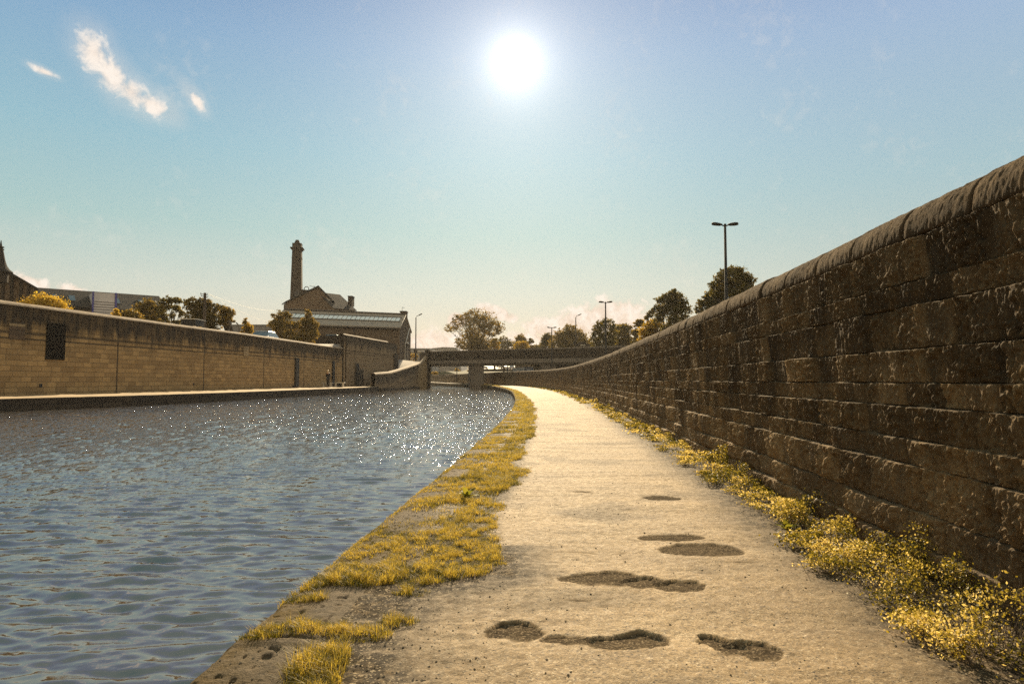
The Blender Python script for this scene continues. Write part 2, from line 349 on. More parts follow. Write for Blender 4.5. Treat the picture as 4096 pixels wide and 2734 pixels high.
def bank_mat(t, kind):
    p = P(t); n1 = t.noise(p, 1.1, 5, .6); n2 = t.noise(p, 18, 6, .7); n3 = t.noise(p, 90, 4, .7); vo = t.n('ShaderNodeTexVoronoi', {'Vector': p, 'Scale': 150.0}).outputs[1]
    g = t.n('ShaderNodeSeparateColor', {0: vo}).outputs[0]
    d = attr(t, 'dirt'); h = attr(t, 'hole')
    if kind == 'path':
        v2 = t.n('ShaderNodeTexVoronoi', {'Vector': p, 'Scale': 62.0}); g2 = t.n('ShaderNodeSeparateColor', {0: v2.outputs[1]}).outputs[1]
        spk = t.m('MULTIPLY', t.mapr(g2, .84, .87), t.mapr(v2.outputs[0], .22, .38, 1, 0)); br_ = t.noise(strv(t, p, (.6, 2.2, 1)), 1.3, 4, .6)
        c = t.mix(t.mapr(n1, .35, .65), (.385, .262, .128), (.245, .165, .082)); c = t.mix(t.mapr(br_, .5, .68, 0, .5), c, (.52, .38, .215))
        c = t.mix(t.mapr(g, .5, .9, 0, .62), c, (.09, .066, .042)); c = t.mix(t.mapr(g, .0, .14, .7, 0), c, (.58, .47, .31))
        c = t.mix(t.mapr(n2, .5, .72, 0, .55), c, (.12, .085, .05))
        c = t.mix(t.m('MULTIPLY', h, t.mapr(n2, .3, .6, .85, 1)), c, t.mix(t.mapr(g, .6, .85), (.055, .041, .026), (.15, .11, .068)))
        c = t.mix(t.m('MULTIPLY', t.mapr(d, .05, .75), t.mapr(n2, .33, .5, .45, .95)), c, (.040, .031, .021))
        c = t.mix(t.m('MULTIPLY', t.m('MULTIPLY', t.m('MAXIMUM', d, t.m('MULTIPLY', h, .4)), t.mapr(g, .86, .9)), .8), c, (.42, .33, .21))
        c = t.mix(t.m('MULTIPLY', spk, .9), c, (.03, .024, .018))
        ro = t.m('ADD', t.mapr(n2, .3, .7, .72, .9), t.m('MULTIPLY', h, .3), clamp=True); bd = .006
    else:
        c = t.mix(t.mapr(n1, .35, .65), (.175, .13, .08), (.105, .08, .05))
        c = t.mix(t.mapr(n2, .45, .65, 0, .65), c, (.07, .055, .035)); c = t.mix(t.mapr(g, .8, 1, 0, .6), c, (.06, .05, .035))
        c = t.mix(t.m('MULTIPLY', attr(t, 'moss'), t.mapr(t.noise(p, 11, 5, .7), .35, .55, .3, 1)), c, (.10, .062, .012))
        c = t.mix(t.m('MULTIPLY', d, .85), c, (.035, .027, .018))
        ro = .85; bd = .012
    hh = t.m('ADD', t.m('MULTIPLY', n2, .6), t.m('ADD', t.m('MULTIPLY', g, .45), t.m('MULTIPLY', n3, .5)))
    return princ(t, c, ro, hh, 1.0, bd*1.3, t.m('SUBTRACT', .22, t.m('MULTIPLY', t.m('MAXIMUM', h, d), .2)) if kind == 'path' else .10)
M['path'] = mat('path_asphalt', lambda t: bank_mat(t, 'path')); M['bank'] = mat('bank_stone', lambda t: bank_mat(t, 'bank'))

GRASS_SLABS = [(2.2, 2.72, 0, .52), (2.92, 3.38, 0, .62), (4.95, 5.35, .06, .38), (5.9, 6.1, .05, .3), (7.1, 7.7, .05, .34), (9.2, 9.75, .08, .42), (12.0, 12.9, .08, .55), (16, 17, .05, .4), (21, 22, .05, .35)]
def grass_mask(x, Y):
    e = x-xc(Y); inn = xg(Y)+.16*(fbm(Y*1.7, 0*Y, 3, 41)-.5)*2+.08*(fbm(Y*7, x*7, 3, 42)-.5)*2
    m = sst(inn-x, 0, .06)*sst(e, -.01, .03)
    nz = fbm(x*5, Y*5, 3, 43)-.5
    for (a, b, lo_, hi_) in GRASS_SLABS:
        m = m*(1-sst(Y+nz*.35, a, a+.05)*(1-sst(Y+nz*.35, b-.05, b))*sst(e+nz*.15, lo_, lo_+.04)*(1-sst(e+nz*.25, hi_-.04, hi_)))
    m = m*(1-.8*sst(fbm(x*2.2+4, Y*1.8, 3, 47), .47, .60)*(e < .5)); m = np.where(Y < 3.36, 0, m)
    for (cx_, cy_, rx, ry) in ((-.66, 2.42, .10, .24), (-.60, 2.75, .17, .10), (-.80, 2.79, .17, .09), (-.98, 2.72, .1, .07), (-.48, 2.9, .09, .07), (-.95, 3.18, .12, .06), (-.46, 3.28, .1, .07), (-1.0, 3.36, .1, .06)):
        m = np.maximum(m, 1-sst(np.sqrt(((x-cx_)/rx)**2+((Y-cy_)/ry)**2)+nz*.7, .75, 1.05))
    return m

def build_towpath():
    Y = yrows(); R = len(Y); XS = .34                         # where the coping ends and the path starts
    C = 300; t = np.linspace(0, 1, C)
    a = xc(Y)+XS*np.ones_like(Y); b = xw(Y)+.15
    X = a[:, None]+(b-a)[:, None]*t[None]; YY = np.repeat(Y[:, None], C, 1)
    Z, H = ground(X, YY)
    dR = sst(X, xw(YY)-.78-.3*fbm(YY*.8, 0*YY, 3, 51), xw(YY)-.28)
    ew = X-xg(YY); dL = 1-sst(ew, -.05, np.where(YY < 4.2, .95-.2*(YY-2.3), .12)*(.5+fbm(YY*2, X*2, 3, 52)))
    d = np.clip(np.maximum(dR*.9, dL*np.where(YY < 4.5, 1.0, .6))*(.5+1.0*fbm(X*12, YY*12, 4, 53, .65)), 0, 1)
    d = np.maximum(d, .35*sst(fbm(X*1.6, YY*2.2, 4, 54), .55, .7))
    V = np.stack([X, YY, Z], -1)
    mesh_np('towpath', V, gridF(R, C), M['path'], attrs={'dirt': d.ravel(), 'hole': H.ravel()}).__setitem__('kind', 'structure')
    # coping stones of the bank, one sheet with its front face down into the water
    C2 = 90; t2 = np.linspace(0, 1, C2); E = XS*t2
    X = xc(Y)[:, None]+E[None]+.018*(fbm(Y*3, 0*Y, 3, 61)-.5)[:, None]*(1-t2[None]); YY = np.repeat(Y[:, None], C2, 1)
    Z, H = ground(X, YY)
    sl = np.floor((YY+.1)/.93+.15*vn(0*YY, np.floor(YY/3), 62)); fr = np.abs(((YY+.1)/.93) % 1-.5)
    jn = sst(fr, .485, .5)*(YY < 40)
    Z = Z-.018*jn*(1-sst(E[None]*np.ones_like(X), .3, .34))+.010*(hsh(sl, sl*0, 63)-.5)*(1-sst(E[None]*np.ones_like(X), .25, .34))
    Z = Z+.008*(fbm(X*8, YY*8, 4, 64)-.5)*(1-sst(E[None]*np.ones_like(X), .28, .34))-.012*sst(vn(X*30, YY*30, 65), .8, .9)*(E[None] < .3)
    # front face columns
    K = 16; zz = np.linspace(0, 1, K)[:-1]
    face = np.zeros((R, K-1, 3)); top = Z[:, 0]
    for k in range(K-1):
        q = 1-zz[k]
        z = top*(1-q)+(-.9)*q; face[:, k, 2] = z; face[:, k, 1] = Y
        face[:, k, 0] = X[:, 0]-.012-.03*fbm(Y*4, z*9, 4, 66)+.02*q
    V = np.concatenate([face, np.stack([X, YY, Z], -1)], 1)
    moss = np.concatenate([np.full((R, K-1), .7), np.clip(.9-E[None]*np.ones_like(X)*4+1.2*(fbm(X*4, YY*3, 3, 67)-.45), 0, 1)+.6*grass_mask(X, YY)], 1)
    moss = np.clip(moss, 0, 1)
    dd = np.concatenate([np.repeat(np.linspace(1, .3, K-1)[None], R, 0), jn], 1)
    o = mesh_np('canal_bank', V, gridF(R, C2+K-1), M['bank'], attrs={'dirt': dd.ravel(), 'hole': (dd*0).ravel(), 'moss': moss.ravel()}); o['kind'] = 'structure'
build_towpath()

# ------------------------------------------------------------------ the big dark stone wall along the path
COURSES = [-.12, .02, .157, .325, .56, .695, .867, .99, 1.168, 1.394, 1.522, 1.753]
def wall_mat(t):
    p = P(t); k = attr(t, 'stone'); j = attr(t, 'joint'); hgt = attr(t, 'hgt')
    n1 = t.noise(strv(t, p, (1, 1, .35)), 3.2, 6, .65); n2 = t.noise(strv(t, p, (1, 1, .5)), 42, 6, .75); n3 = t.noise(p, 85, 4, .75)
    c = t.mix(k, (.17, .112, .055), (.48, .32, .155))
    c = t.mix(t.mapr(n1, .40, .66, 0, .75), c, (.055, .040, .025))
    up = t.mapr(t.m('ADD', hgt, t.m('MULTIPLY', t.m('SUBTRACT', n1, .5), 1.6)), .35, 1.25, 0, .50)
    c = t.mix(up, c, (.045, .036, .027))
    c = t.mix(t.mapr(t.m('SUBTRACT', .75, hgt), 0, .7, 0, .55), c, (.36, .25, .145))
    c = t.mix(t.mapr(n2, .55, .66, 0, .35), c, (.46, .30, .13)); c = t.mix(t.mapr(n3, .56, .66, 0, .5), c, (.03, .023, .016))  # golden noise flecks colour in highlights on the rough stone
    c = t.mix(t.m('MULTIPLY', j, .8), c, (.26, .2, .13))
    hh = t.m('ADD', t.m('MULTIPLY', n2, .7), t.m('MULTIPLY', n3, .7))
    return princ(t, c, .85, hh, 1.0, .034, .12)
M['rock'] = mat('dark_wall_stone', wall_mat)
def build_right_wall():
    root = thing('stone_wall', (float(xw(30.0)), 30, 0), 'long dark rock-faced stone wall with rounded coping along the right of the towpath', 'wall')
    Y = np.r_[np.linspace(-6, 1.6, 30)[:-1], 1.6*np.exp(np.arange(0, math.log(9/1.6), .0019)), 9*np.exp(np.arange(0, math.log(128/9), .0030)), np.linspace(129, 244, 40)]
    X = xw(Y); dX, dY = np.gradient(X), np.gradient(Y); L = np.hypot(dX, dY); nx, ny = -dY/L, dX/L
    s = np.r_[0, np.cumsum(np.hypot(np.diff(X), np.diff(Y)))]; z0 = zp(Y)
    # rows: dense near the joints so ledges stay crisp
    zr = []
    for a, b in zip(COURSES[:-1], COURSES[1:]):
        h = b-a; n = max(14, int(h/.0072)); q = np.linspace(0, 1, n+1)[:-1]
        q = q-.35*np.sin(2*math.pi*q)/(2*math.pi)*1.2; zr += list(a+h*q)
    zr.append(COURSES[-1]); zr = np.array(zr); R, C = len(Y), len(zr)
    SS = np.repeat(s[:, None], C, 1); ZZ = np.repeat(zr[None], R, 0)
    ci = np.clip(np.searchsorted(COURSES, zr, 'right')-1, 0, len(COURSES)-2)
    D = np.zeros((R, C)); ST = np.zeros((R, C)); J = np.zeros((R, C))
    for c in range(len(COURSES)-1):
        cols = np.where(ci == c)[0]; a, b = COURSES[c], COURSES[c+1]; h = b-a
        rs = np.random.RandomState(100+c); ln = rs.uniform(.22, .62, 900)*(.8+h*1.6); bd = np.cumsum(ln)-1
        k = np.clip(np.searchsorted(bd, s), 1, len(bd)-1); lo_, hi_ = bd[k-1], bd[k]; w = hi_-lo_
        prot = rs.uniform(.0, 1, 901)[k]; tone = rs.uniform(0, 1, 901)[k]; tl = (rs.uniform(-1, 1, 901)[k]); seedo = rs.uniform(0, 99, 901)[k]
        for q in cols:
            z = zr[q]; jog = .006*(vn(s*4, 0*s+c, 71)-.5)
            ds = np.minimum(s-lo_, hi_-s); dz = np.minimum(z-a, b-z)*np.ones_like(s)
            ew = .008+.014*vn(s*3, 0*s+z*6, 72)**2
            up = (z-a)/h
            e = sst(ds, .001, ew)*sst(np.minimum(b-z, 1)*np.ones_like(s)+jog, .0, .010)
            f = (s-lo_)/w-.5
            pil = 1-np.abs(2*f)**6*.3
            # broken rock face: small vertical spalls and pits, a few large flaked planes
            sk = s+.16*(z-a)*tl
            am = .35+1.3*vn(sk*3.1+seedo, z*4+seedo, 74)
            n = fbm(sk*30+seedo, z*13+seedo, 4, 73, .68)-.5; n2 = np.abs(fbm(sk*21+seedo*2, z*15, 3, 75, .6)-.5)*2
            n3 = vn(s*85, z*60, 77)-.5; pl = np.abs(vn(sk*5+seedo*3, z*5, 78)-.5)
            d = e*((.008+.030*prot+.022*up)*pil+am*(.042*n+.016*n2+.020*n3)+.022*tl*f+.022*pl)
            low = 1.0 if c < 4 else .0
            d = d+low*e*(.030*prot*(1-np.abs(2*f)**3)*(1-np.abs(2*up-1)**3)+.030*am*n)
            D[:, q] = d; ST[:, q] = tone; J[:, q] = 1-e
            D[:, q] -= .012*(1-e)*vn(s*20, 0*s+z*20, 79)
    D = np.clip(D, -.02, .1)
    lean = (ZZ/1.9)*.015
    PX = X[:, None]+nx[:, None]*D+lean; PY = Y[:, None]+ny[:, None]*D; PZ = ZZ+z0[:, None]
    hg = ZZ+.0
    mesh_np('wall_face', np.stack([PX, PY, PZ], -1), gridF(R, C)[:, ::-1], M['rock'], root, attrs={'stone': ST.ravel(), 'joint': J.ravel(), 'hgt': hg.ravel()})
    # half-round coping, each stone with a joint
    K = 30; th = np.linspace(-.15, math.pi+.15, K)
    rs = np.random.RandomState(5); bd = np.cumsum(rs.uniform(.55, .8, 600))-1; k = np.clip(np.searchsorted(bd, s), 1, 599)
    ds = np.minimum(s-bd[k-1], bd[k]-s); g = 1-sst(ds, .004, .024); off = (rs.uniform(-1, 1, 600)[k])
    WID, HT = .215, .20
    V = np.zeros((R, K+6, 3)); tone = np.zeros((R, K+6)); jj = np.zeros((R, K+6))
    prof = [(.0, 0.0), (-.035, .0)]
    for q in range(K+6):
        if q == 0: o_, z = -.02, -.004
        elif q == 1: o_, z = .028, -.002
        elif q == 2: o_, z = .036, .012
        elif q >= K+3:
            o_, z = -2*WID+.03, [-.01, -.9, -1.9][q-K-3]
        else:
            a = math.pi*(q-2)/(K+1); o_ = -WID+.036+WID*math.cos(a); z = .012+HT*math.sin(a)**.8
        out = 1 if q < K+3 else 0
        nn = (fbm(s*26, 0*s+q*.42, 4, 81, .66)-.5)*.011*out+(fbm(s*70, 0*s+q*1.9, 2, 83)-.5)*.009*out+.009*off*out
        r = nn-.026*g*out
        if q < 3: dx_, dz_ = 1, 0
        else: a = math.pi*min(q-2, K)/(K+1); dx_, dz_ = math.cos(a), math.sin(a)
        oo = o_+r*dx_
        V[:, q, 0] = X+.015+nx*oo; V[:, q, 1] = Y+ny*oo; V[:, q, 2] = 1.753+z+z0+r*dz_
        tone[:, q] = .25+.5*hsh(k, k*0, 85); jj[:, q] = g
    mesh_np('coping', V, gridF(R, K+6)[:, ::-1], M['rock2'], root, attrs={'stone': tone.ravel(), 'joint': jj.ravel(), 'hgt': np.full(R*(K+6), .75)})
def cop_mat(t):
    p = P(t); n1 = t.noise(p, 5, 6, .65); n2 = t.noise(p, 45, 6, .7)
    c = t.mix(t.mapr(n1, .35, .65), (.21, .148, .088), (.095, .068, .042)); c = t.mix(t.mapr(n2, .45, .62, 0, .55), c, (.045, .034, .022))
    c = t.mix(t.m('MULTIPLY', attr(t, 'joint'), .8), c, (.02, .016, .012))
    return princ(t, c, .95, t.m('ADD', n2, t.m('MULTIPLY', n1, .5)), 1.0, .03, .04)
M['rock2'] = mat('coping_stone', cop_mat)
build_right_wall()

# ------------------------------------------------------------------ water and ground
def build_water():
    def fn(t):
        p = P(t); n = t.noise(strv(t, p, (.30, 1.7, 1)), 5, 5, .60); cl = t.mapr(t.noise(strv(t, p, (4.5, .7, 1)), 1.0, 3, .6), .38, .66, .1, 2.2)
        h = t.m('MULTIPLY', t.m('MULTIPLY', n, cl), attr(t, 'ruffle'))
        return princ(t, (.060, .046, .032), .03, h, 1.0, .041, .5, IOR=2.45)
    M['water'] = mat('canal_water', fn)
    R0, R1 = 1.6, 330.0; rr = R0*np.exp(np.arange(0, math.log(R1/R0), .0052)); th = np.radians(np.linspace(-93, 14, 900))
    RR, TH = np.meshgrid(rr, th, indexing='ij'); X = RR*np.sin(TH); Y = RR*np.cos(TH)-.4
    Z = np.zeros_like(X); rs = np.random.RandomState(3)
    for i in range(72):
        lam = .070*(.36/.070)**(rs.rand()**1.15); a = rs.normal(0, .32)+.06; k = 2*math.pi/lam
        kx, ky = k*math.sin(a), k*math.cos(a); slope = .033*(.6+.8*rs.rand()); ph = rs.rand()*6.28
        wob = 2.2*fbm(X/(lam*9)+i*3.7, Y/(lam*6), 2, 200+i) if i < 40 else 0
        amp = slope/k
        res = np.clip(1.7-.0052*RR/lam*1.5, 0, 1)                # waves finer than the mesh die out
        ar = kx*X+ky*Y+ph+wob
        Z += amp*(np.sin(ar)+.2*np.cos(2*ar))*res
    for i in range(26):
        lam = rs.uniform(.05, .11); a = rs.normal(0, .6); k = 2*math.pi/lam
        Z += .016/k*np.sin(k*math.sin(a)*X+k*math.cos(a)*Y+rs.rand()*6.28+2*fbm(X/(lam*9)+i*3.7, Y/(lam*6), 2, 400+i))*np.clip(1.6-.0052*RR/lam*2, 0, 1)
    gust = .65+.7*fbm(X*.25, Y*.18, 3, 301)
    Z = -.30+Z*gust
    # calm, shaded strip stays gentle; keep it simple elsewhere
    o = mesh_np('canal_water', np.stack([X, Y, Z], -1), gridF(*X.shape), M['water'], attrs={'ruffle': (.06+.94*sst(RR, 6, 20)*(1-.5*sst(RR, 30, 80))).ravel()}); tag(o, kind='structure')
    m = simple('earth', (.06, .05, .03), (.10, .075, .04), .5)
    g = MB().add([(-4000, -600, -1.2), (4000, -600, -1.2), (4000, 5000, -1.2), (-4000, 5000, -1.2)], [(0, 1, 2, 3)]).build('ground', m); tag(g, kind='structure')
build_water()

# ------------------------------------------------------------------ shared materials
M['wallA'] = masonry('sandstone_wall', (.47, .31, .135), (.26, .168, .076), (.13, .09, .05), .62, .26, .014, top=1.5, soot=.95, line=(1.55, 9.0))
M['wallB'] = masonry('tall_wall_stone', (.36, .25, .135), (.27, .185, .10), (.17, .12, .07), .55, .24, .012, top=1.5, soot=.9, line=(2.0, 7.0))
M['quay'] = masonry('quay_stone', (.10, .075, .05), (.055, .042, .03), (.03, .025, .02), 1.1, .32, .03, top=.3, soot=.5)
M['bldg'] = masonry('building_stone', (.19, .13, .08), (.12, .085, .055), (.07, .055, .04), .5, .2, .02, top=.6, soot=.3)
M['bldg_dark'] = masonry('sooty_stone', (.065, .048, .034), (.042, .032, .024), (.03, .024, .018), .4, .16, .02, top=.6, soot=.4)
M['pale_lit_stone'] = masonry('pale_sunlit_stone', (.50, .37, .20), (.38, .28, .16), (.22, .16, .1), .5, .2, .02, top=.4, soot=.3)  # pale stone; on the ramp's return wall the paleness is painted sunlight
M['slate'] = masonry('slate_roof', (.06, .052, .045), (.035, .031, .028), (.015, .014, .013), .35, .22, .02, top=.3, soot=.1, rough=.95)
M['slate_worn_lit'] = masonry('worn_slate_sheen', (.50, .40, .28), (.30, .24, .17), (.08, .06, .05), .4, .25, .02, top=.3, soot=.1, rough=.5)  # worn slate, lightened in colour for the sun's glitter on the roof
M['coping'] = simple('pale_coping', (.34, .25, .155), (.2, .15, .1), 3, .85, .6, .03, 25)
M['concrete'] = simple('bridge_concrete', (.21, .175, .14), (.15, .125, .10), 1.2, .8, .4, .02, 12, stretch=(1, 1, .3))
M['parapet'] = masonry('bridge_parapet_stone', (.065, .048, .032), (.045, .034, .024), (.03, .024, .018), .6, .22, .015, top=.5, soot=.3)
M['black'] = simple('black_paint', (.016, .015, .014), (.03, .028, .025), 4, .6)
M['steel'] = simple('lamp_steel', (.022, .02, .018), (.035, .032, .03), 4, .7, spec=.2)
M['glass'] = simple('sky_glass', (.05, .07, .09), (.09, .11, .13), 2, .15, .02, .002, 5, spec=.5)
M['pane'] = simple('sky_white_pane', (.9, .87, .78), (.75, .7, .6), 3, .3, .1, .01, 8, spec=.8, metal=.2)  # near-white base stands in for bright sky reflected in the glass
M['white'] = simple('white_cladding', (.62, .58, .55), (.50, .47, .45), 1.0, .6)
M['blue'] = simple('blue_paint', (.07, .07, .30), (.05, .05, .22), 2, .5)
M['wood'] = simple('weathered_timber', (.10, .07, .045), (.05, .038, .028), 2, .85, stretch=(1, 1, .2))
M['bark'] = simple('bark', (.07, .05, .035), (.035, .027, .02), 3, .95, .8, .03, 14, stretch=(1, 1, .3))
M['tarmac'] = simple('pale_tarmac', (.30, .25, .19), (.22, .185, .14), 1, .7)
M['turf'] = simple('rough_turf', (.10, .085, .025), (.06, .055, .02), .4, .95, .6, .05, 5)
M['metal_roof'] = simple('grey_sheet_roof', (.30, .29, .28), (.22, .21, .2), .4, .45, spec=.6)
M['sheet'] = simple('grey_sheet_wall', (.24, .225, .21), (.17, .16, .15), .5, .6, stretch=(3, 3, .2))
M['yellow'] = simple('yellow_paint', (.7, .45, .03), (.6, .38, .03), 2, .5)
M['slab'] = simple('bench_stone', (.62, .56, .46), (.5, .45, .37), 4, .5)
M['container'] = simple('navy_panel', (.018, .035, .07), (.03, .05, .09), 1, .5)
M['container_side'] = simple('grey_blue_panel', (.10, .11, .12), (.07, .08, .09), 1, .5)
M['letter'] = simple('sign_lettering', (.35, .42, .5), (.3, .36, .44), 1, .5)
M['leaf_gold'] = leafmat('golden_leaves', (.16, .10, .015), (.36, .24, .03), (.55, .40, .07), .55)
M['leaf_brown'] = leafmat('autumn_leaves', (.055, .048, .014), (.165, .12, .026), (.34, .23, .05), .45)
M['leaf_dark'] = leafmat('dark_leaves', (.035, .038, .012), (.10, .088, .022), (.26, .19, .045), .5)
M['grass'] = leafmat('verge_grass', (.032, .040, .008), (.15, .13, .018), (.50, .38, .08), .5)
M['weed'] = leafmat('weed_leaves', (.055, .055, .012), (.30, .235, .035), (.80, .64, .30), .5)
M['dock'] = leafmat('dock_leaves', (.12, .14, .02), (.22, .21, .03), (.32, .27, .05), .5)

def mwall(name, pts, ztop, zbot, m, parent=None, th=.45, step=1.0, amp=.02, seed=1, uvs0=0.0):
    """masonry wall along plan points; visible face is to the right of travel"""
    P_ = []
    for i in range(len(pts)-1):
        a, b = np.array(pts[i], float), np.array(pts[i+1], float); n = max(1, int(np.hypot(*(b-a))/step))
        for k in range(n): f = k/n; P_.append((*(a+(b-a)*f), ztop[i]*(1-f)+ztop[i+1]*f))
    P_.append((*pts[-1], ztop[-1])); P_ = np.array(P_, float)
    d = np.gradient(P_[:, :2], axis=0); d /= np.linalg.norm(d, axis=1)[:, None]; n = np.c_[d[:, 1], -d[:, 0]]
    s = np.r_[0, np.cumsum(np.linalg.norm(np.diff(P_[:, :2], axis=0), axis=1))]+uvs0
    R = len(P_); rows = 14; V = []; U = []
    for k in range(rows+3):
        q = min(k/(rows-1), 1.0) if k < rows else 1.0
        z = zbot+(P_[:, 2]-zbot)*q
        if k < rows: off = amp*(fbm(s*1.7, z*1.7, 3, seed)-.5)
        elif k == rows: off = np.full(R, -th)
        else: off = np.full(R, -th); z = P_[:, 2] if k == rows+1 else np.full(R, zbot)
        V.append(np.c_[P_[:, 0]+n[:, 0]*off, P_[:, 1]+n[:, 1]*off, z]); U.append(np.c_[s, P_[:, 2]-z])
    V = np.stack(V, 1).reshape(-1, 3); U = np.stack(U, 1).reshape(-1, 2)
    K = rows+3; F = list(gridF(R, K)[:, ::-1])
    o = mesh_np(name, V, np.array(F), m, parent, smooth=False, uv=U)
    return o, P_, n, s
def mcoping(name, P_, n, s, m, parent, w=.30, h=.24, over=.05, th=.45, seed=3, amp=.03):
    K = 14; V = []
    for k in range(K):
        a = math.pi*k/(K-1); o_ = over-(w/2+over)+(w/2+over)*math.cos(a)*1.0
        r = amp*(fbm(s*2.2, 0*s+k, 3, seed)-.5)
        o_ = o_-(th-w)*(k/(K-1)); z = P_[:, 2]-.01+(h+r)*math.sin(a)
        V.append(np.c_[P_[:, 0]+n[:, 0]*(o_+r), P_[:, 1]+n[:, 1]*(o_+r), z])
    V.append(np.c_[V[0][:, :2], P_[:, 2]-.02])
    V = [V[-1]]+V[:-1]
    V = np.stack(V, 1); mesh_np(name, V.reshape(-1, 3), gridF(len(P_), K+1)[:, ::-1], m, parent)

# ------------------------------------------------------------------ far bank: quay and the sandstone wall
WA = [(-26.0, -10), (-25.4, 8), (-24.4, 22), (-23.6, 31.4), (-22.9, 38), (-22.1, 46), (-21, 54.6), (-19.75, 72.5), (-19.1, 76.8)]
def waon(u):
    for a, b in zip(WA[:-1], WA[1:]):
        p = on(u, a, b)
        if a[1]-1e-6 <= p[1] <= b[1]+1e-6: return p, Vector((b[0]-a[0], b[1]-a[1], 0)).normalized()
    return on(u, WA[-2], WA[-1]), Vector((.6, 4.3, 0)).normalized()
def zland(x, Y):
    return 3.2+.05*np.clip(Y-40, 0, 45)-1.5*sst(Y, 86, 99)
def build_far_bank():
    q = [(-23.4, -10), (-22.4, 10), (-21.6, 21), (-20.9, 28.5), (-18.9, 34), (-17.6, 43), (-16.9, 55), (-16.1, 66), (-15.75, 80), (-15.7, 84)]
    zq = .25
    # paved top of the quay: one uneven sheet, front edge slightly broken
    Yq = np.arange(-10, 84, .25); fx = np.interp(Yq, [p[1] for p in q], [p[0] for p in q]); bx = np.minimum(np.interp(Yq, [p[1] for p in WA], [p[0] for p in WA]), fx-1)-.6
    bx = np.where(Yq > 76, -20.5, bx); C = 30; t = np.linspace(0, 1, C)
    X = fx[:, None]+(bx-fx)[:, None]*t[None]+.05*(fbm(Yq*.9, 0*Yq, 3, 90)-.5)[:, None]*(1-t[None]); YY = np.repeat(Yq[:, None], C, 1)
    Z = zq+.05*(fbm(X*.8, YY*.5, 4, 91)-.5)-.03*(t[None] < .02)+.03*(vn(X*2, YY*2, 92) > .8)*(t[None] > .5)
    top = simple('quay_paving', (.50, .36, .20), (.34, .25, .15), 1.5, .85, .6, .03, 8)
    o = mesh_np('quay', np.stack([X, YY, Z], -1), gridF(len(Yq), C)[:, ::-1], top); tag(o, kind='structure')
    o, P_, n, s = mwall('quay_wall', q, [zq-.02]*len(q), -1.1, M['quay'], None, .5, .5, .06, 95); tag(o, kind='structure')
    root = thing('sandstone_wall', (WA[4][0], WA[4][1], 0), 'long sandstone wall with soot-stained top running behind the quay on the far bank', 'wall')
    o, P_, n, s = mwall('wall_face', WA, [4.52]*8+[4.52], .15, M['wallA'], root, .45, .8, .03, 97)
    mcoping('coping', P_, n, s, M['coping'], root, .45, .2, .06, .45, 98)
    def patch(name, u0, u1, v0, v1, m, out=.03, deep=.1):
        (x0, y0), d = waon(u0); (x1, y1), _ = waon(u1); z1 = zat(v0, y0); z0 = zat(v1, y0)
        nn = Vector((d.y, -d.x, 0)); a = Vector((x0, y0, 0))+nn*out; b = Vector((x1, y1, 0))+nn*out
        return MB().hex([(a.x, a.y, z0), (b.x, b.y, z0), (b.x-nn.x*deep, b.y-nn.y*deep, z0), (a.x-nn.x*deep, a.y-nn.y*deep, z0)], [(a.x, a.y, z1), (b.x, b.y, z1), (b.x-nn.x*deep, b.y-nn.y*deep, z1), (a.x-nn.x*deep, a.y-nn.y*deep, z1)]).build(name, m, root)
    M['soot'] = simple('hatch_black', (.014, .012, .010), (.024, .020, .016), 4, .95, spec=.05)  # near-black colour of the hatch panel
    tag(patch('hatch_panel', 177, 253, 1289, 1437, M['soot'], .05, .12), 'tall black panel set in the wall')
    lintel = patch('lintel', 27, 90, 1291, 1302, M['pale_lit_stone'], .035)
    patch('blocked_window', 27, 90, 1303, 1355, M['bldg'], .028); patch('blocked_window', 972, 991, 1384, 1422, M['pale_lit_stone'], .03)
    patch('vent_hole', 157, 168, 1534, 1548, M['black'], .03); patch('vent_hole', 772, 777, 1531, 1539, M['black'], .03); patch('vent_hole', 1115, 1123, 1530, 1540, M['pale_lit_stone'], .05)
    for u0, u1, v0, v1 in ((1177, 1190, 1431, 1546), (1326, 1334, 1442, 1542)): patch('post', u0, u1, v0, v1, M['black'], .16, .16)
    # the tall wall that steps up behind the end of it
    c = (-19.15, 77.6); e = (at(1587, HOR, 97.8).x, 97.8); zt = 6.12
    r2 = thing('tall_wall', (c[0], c[1], 0), 'taller sandstone wall stepping up beside the workshop, stained along its top', 'wall')
    o, P_, n, s = mwall('wall_face', [c, e], [zt, zt], .1, M['wallB'], r2, .5, 1.0, .04, 101)
    mcoping('coping', P_[:17], n[:17], s[:17], M['coping'], r2, .45, .2, .05, .5, 102)
    o, P_, n, s = mwall('side_wall', [(-23.6, 79.6), (c[0]-.02, c[1]+.05)], [zt, zt], .1, M['bldg_dark'], r2, .5, 1, .04, 103)
    def bpatch(u0, u1, v0, v1, m, out, deep, nm):
        a, b = on(u0, c, e), on(u1, c, e); mb = MB(); z1, z0 = zat(v0, a[1]), zat(v1, a[1]); mb.wallseg(b, a, z0, z1, deep, off=out-deep)
        return mb.build(nm, m, r2)
    bpatch(1420, 1430, 1453, 1540, M['black'], .2, .2, 'post'); bpatch(1573, 1586, 1413, 1530, M['bldg_dark'], .25, .25, 'post')
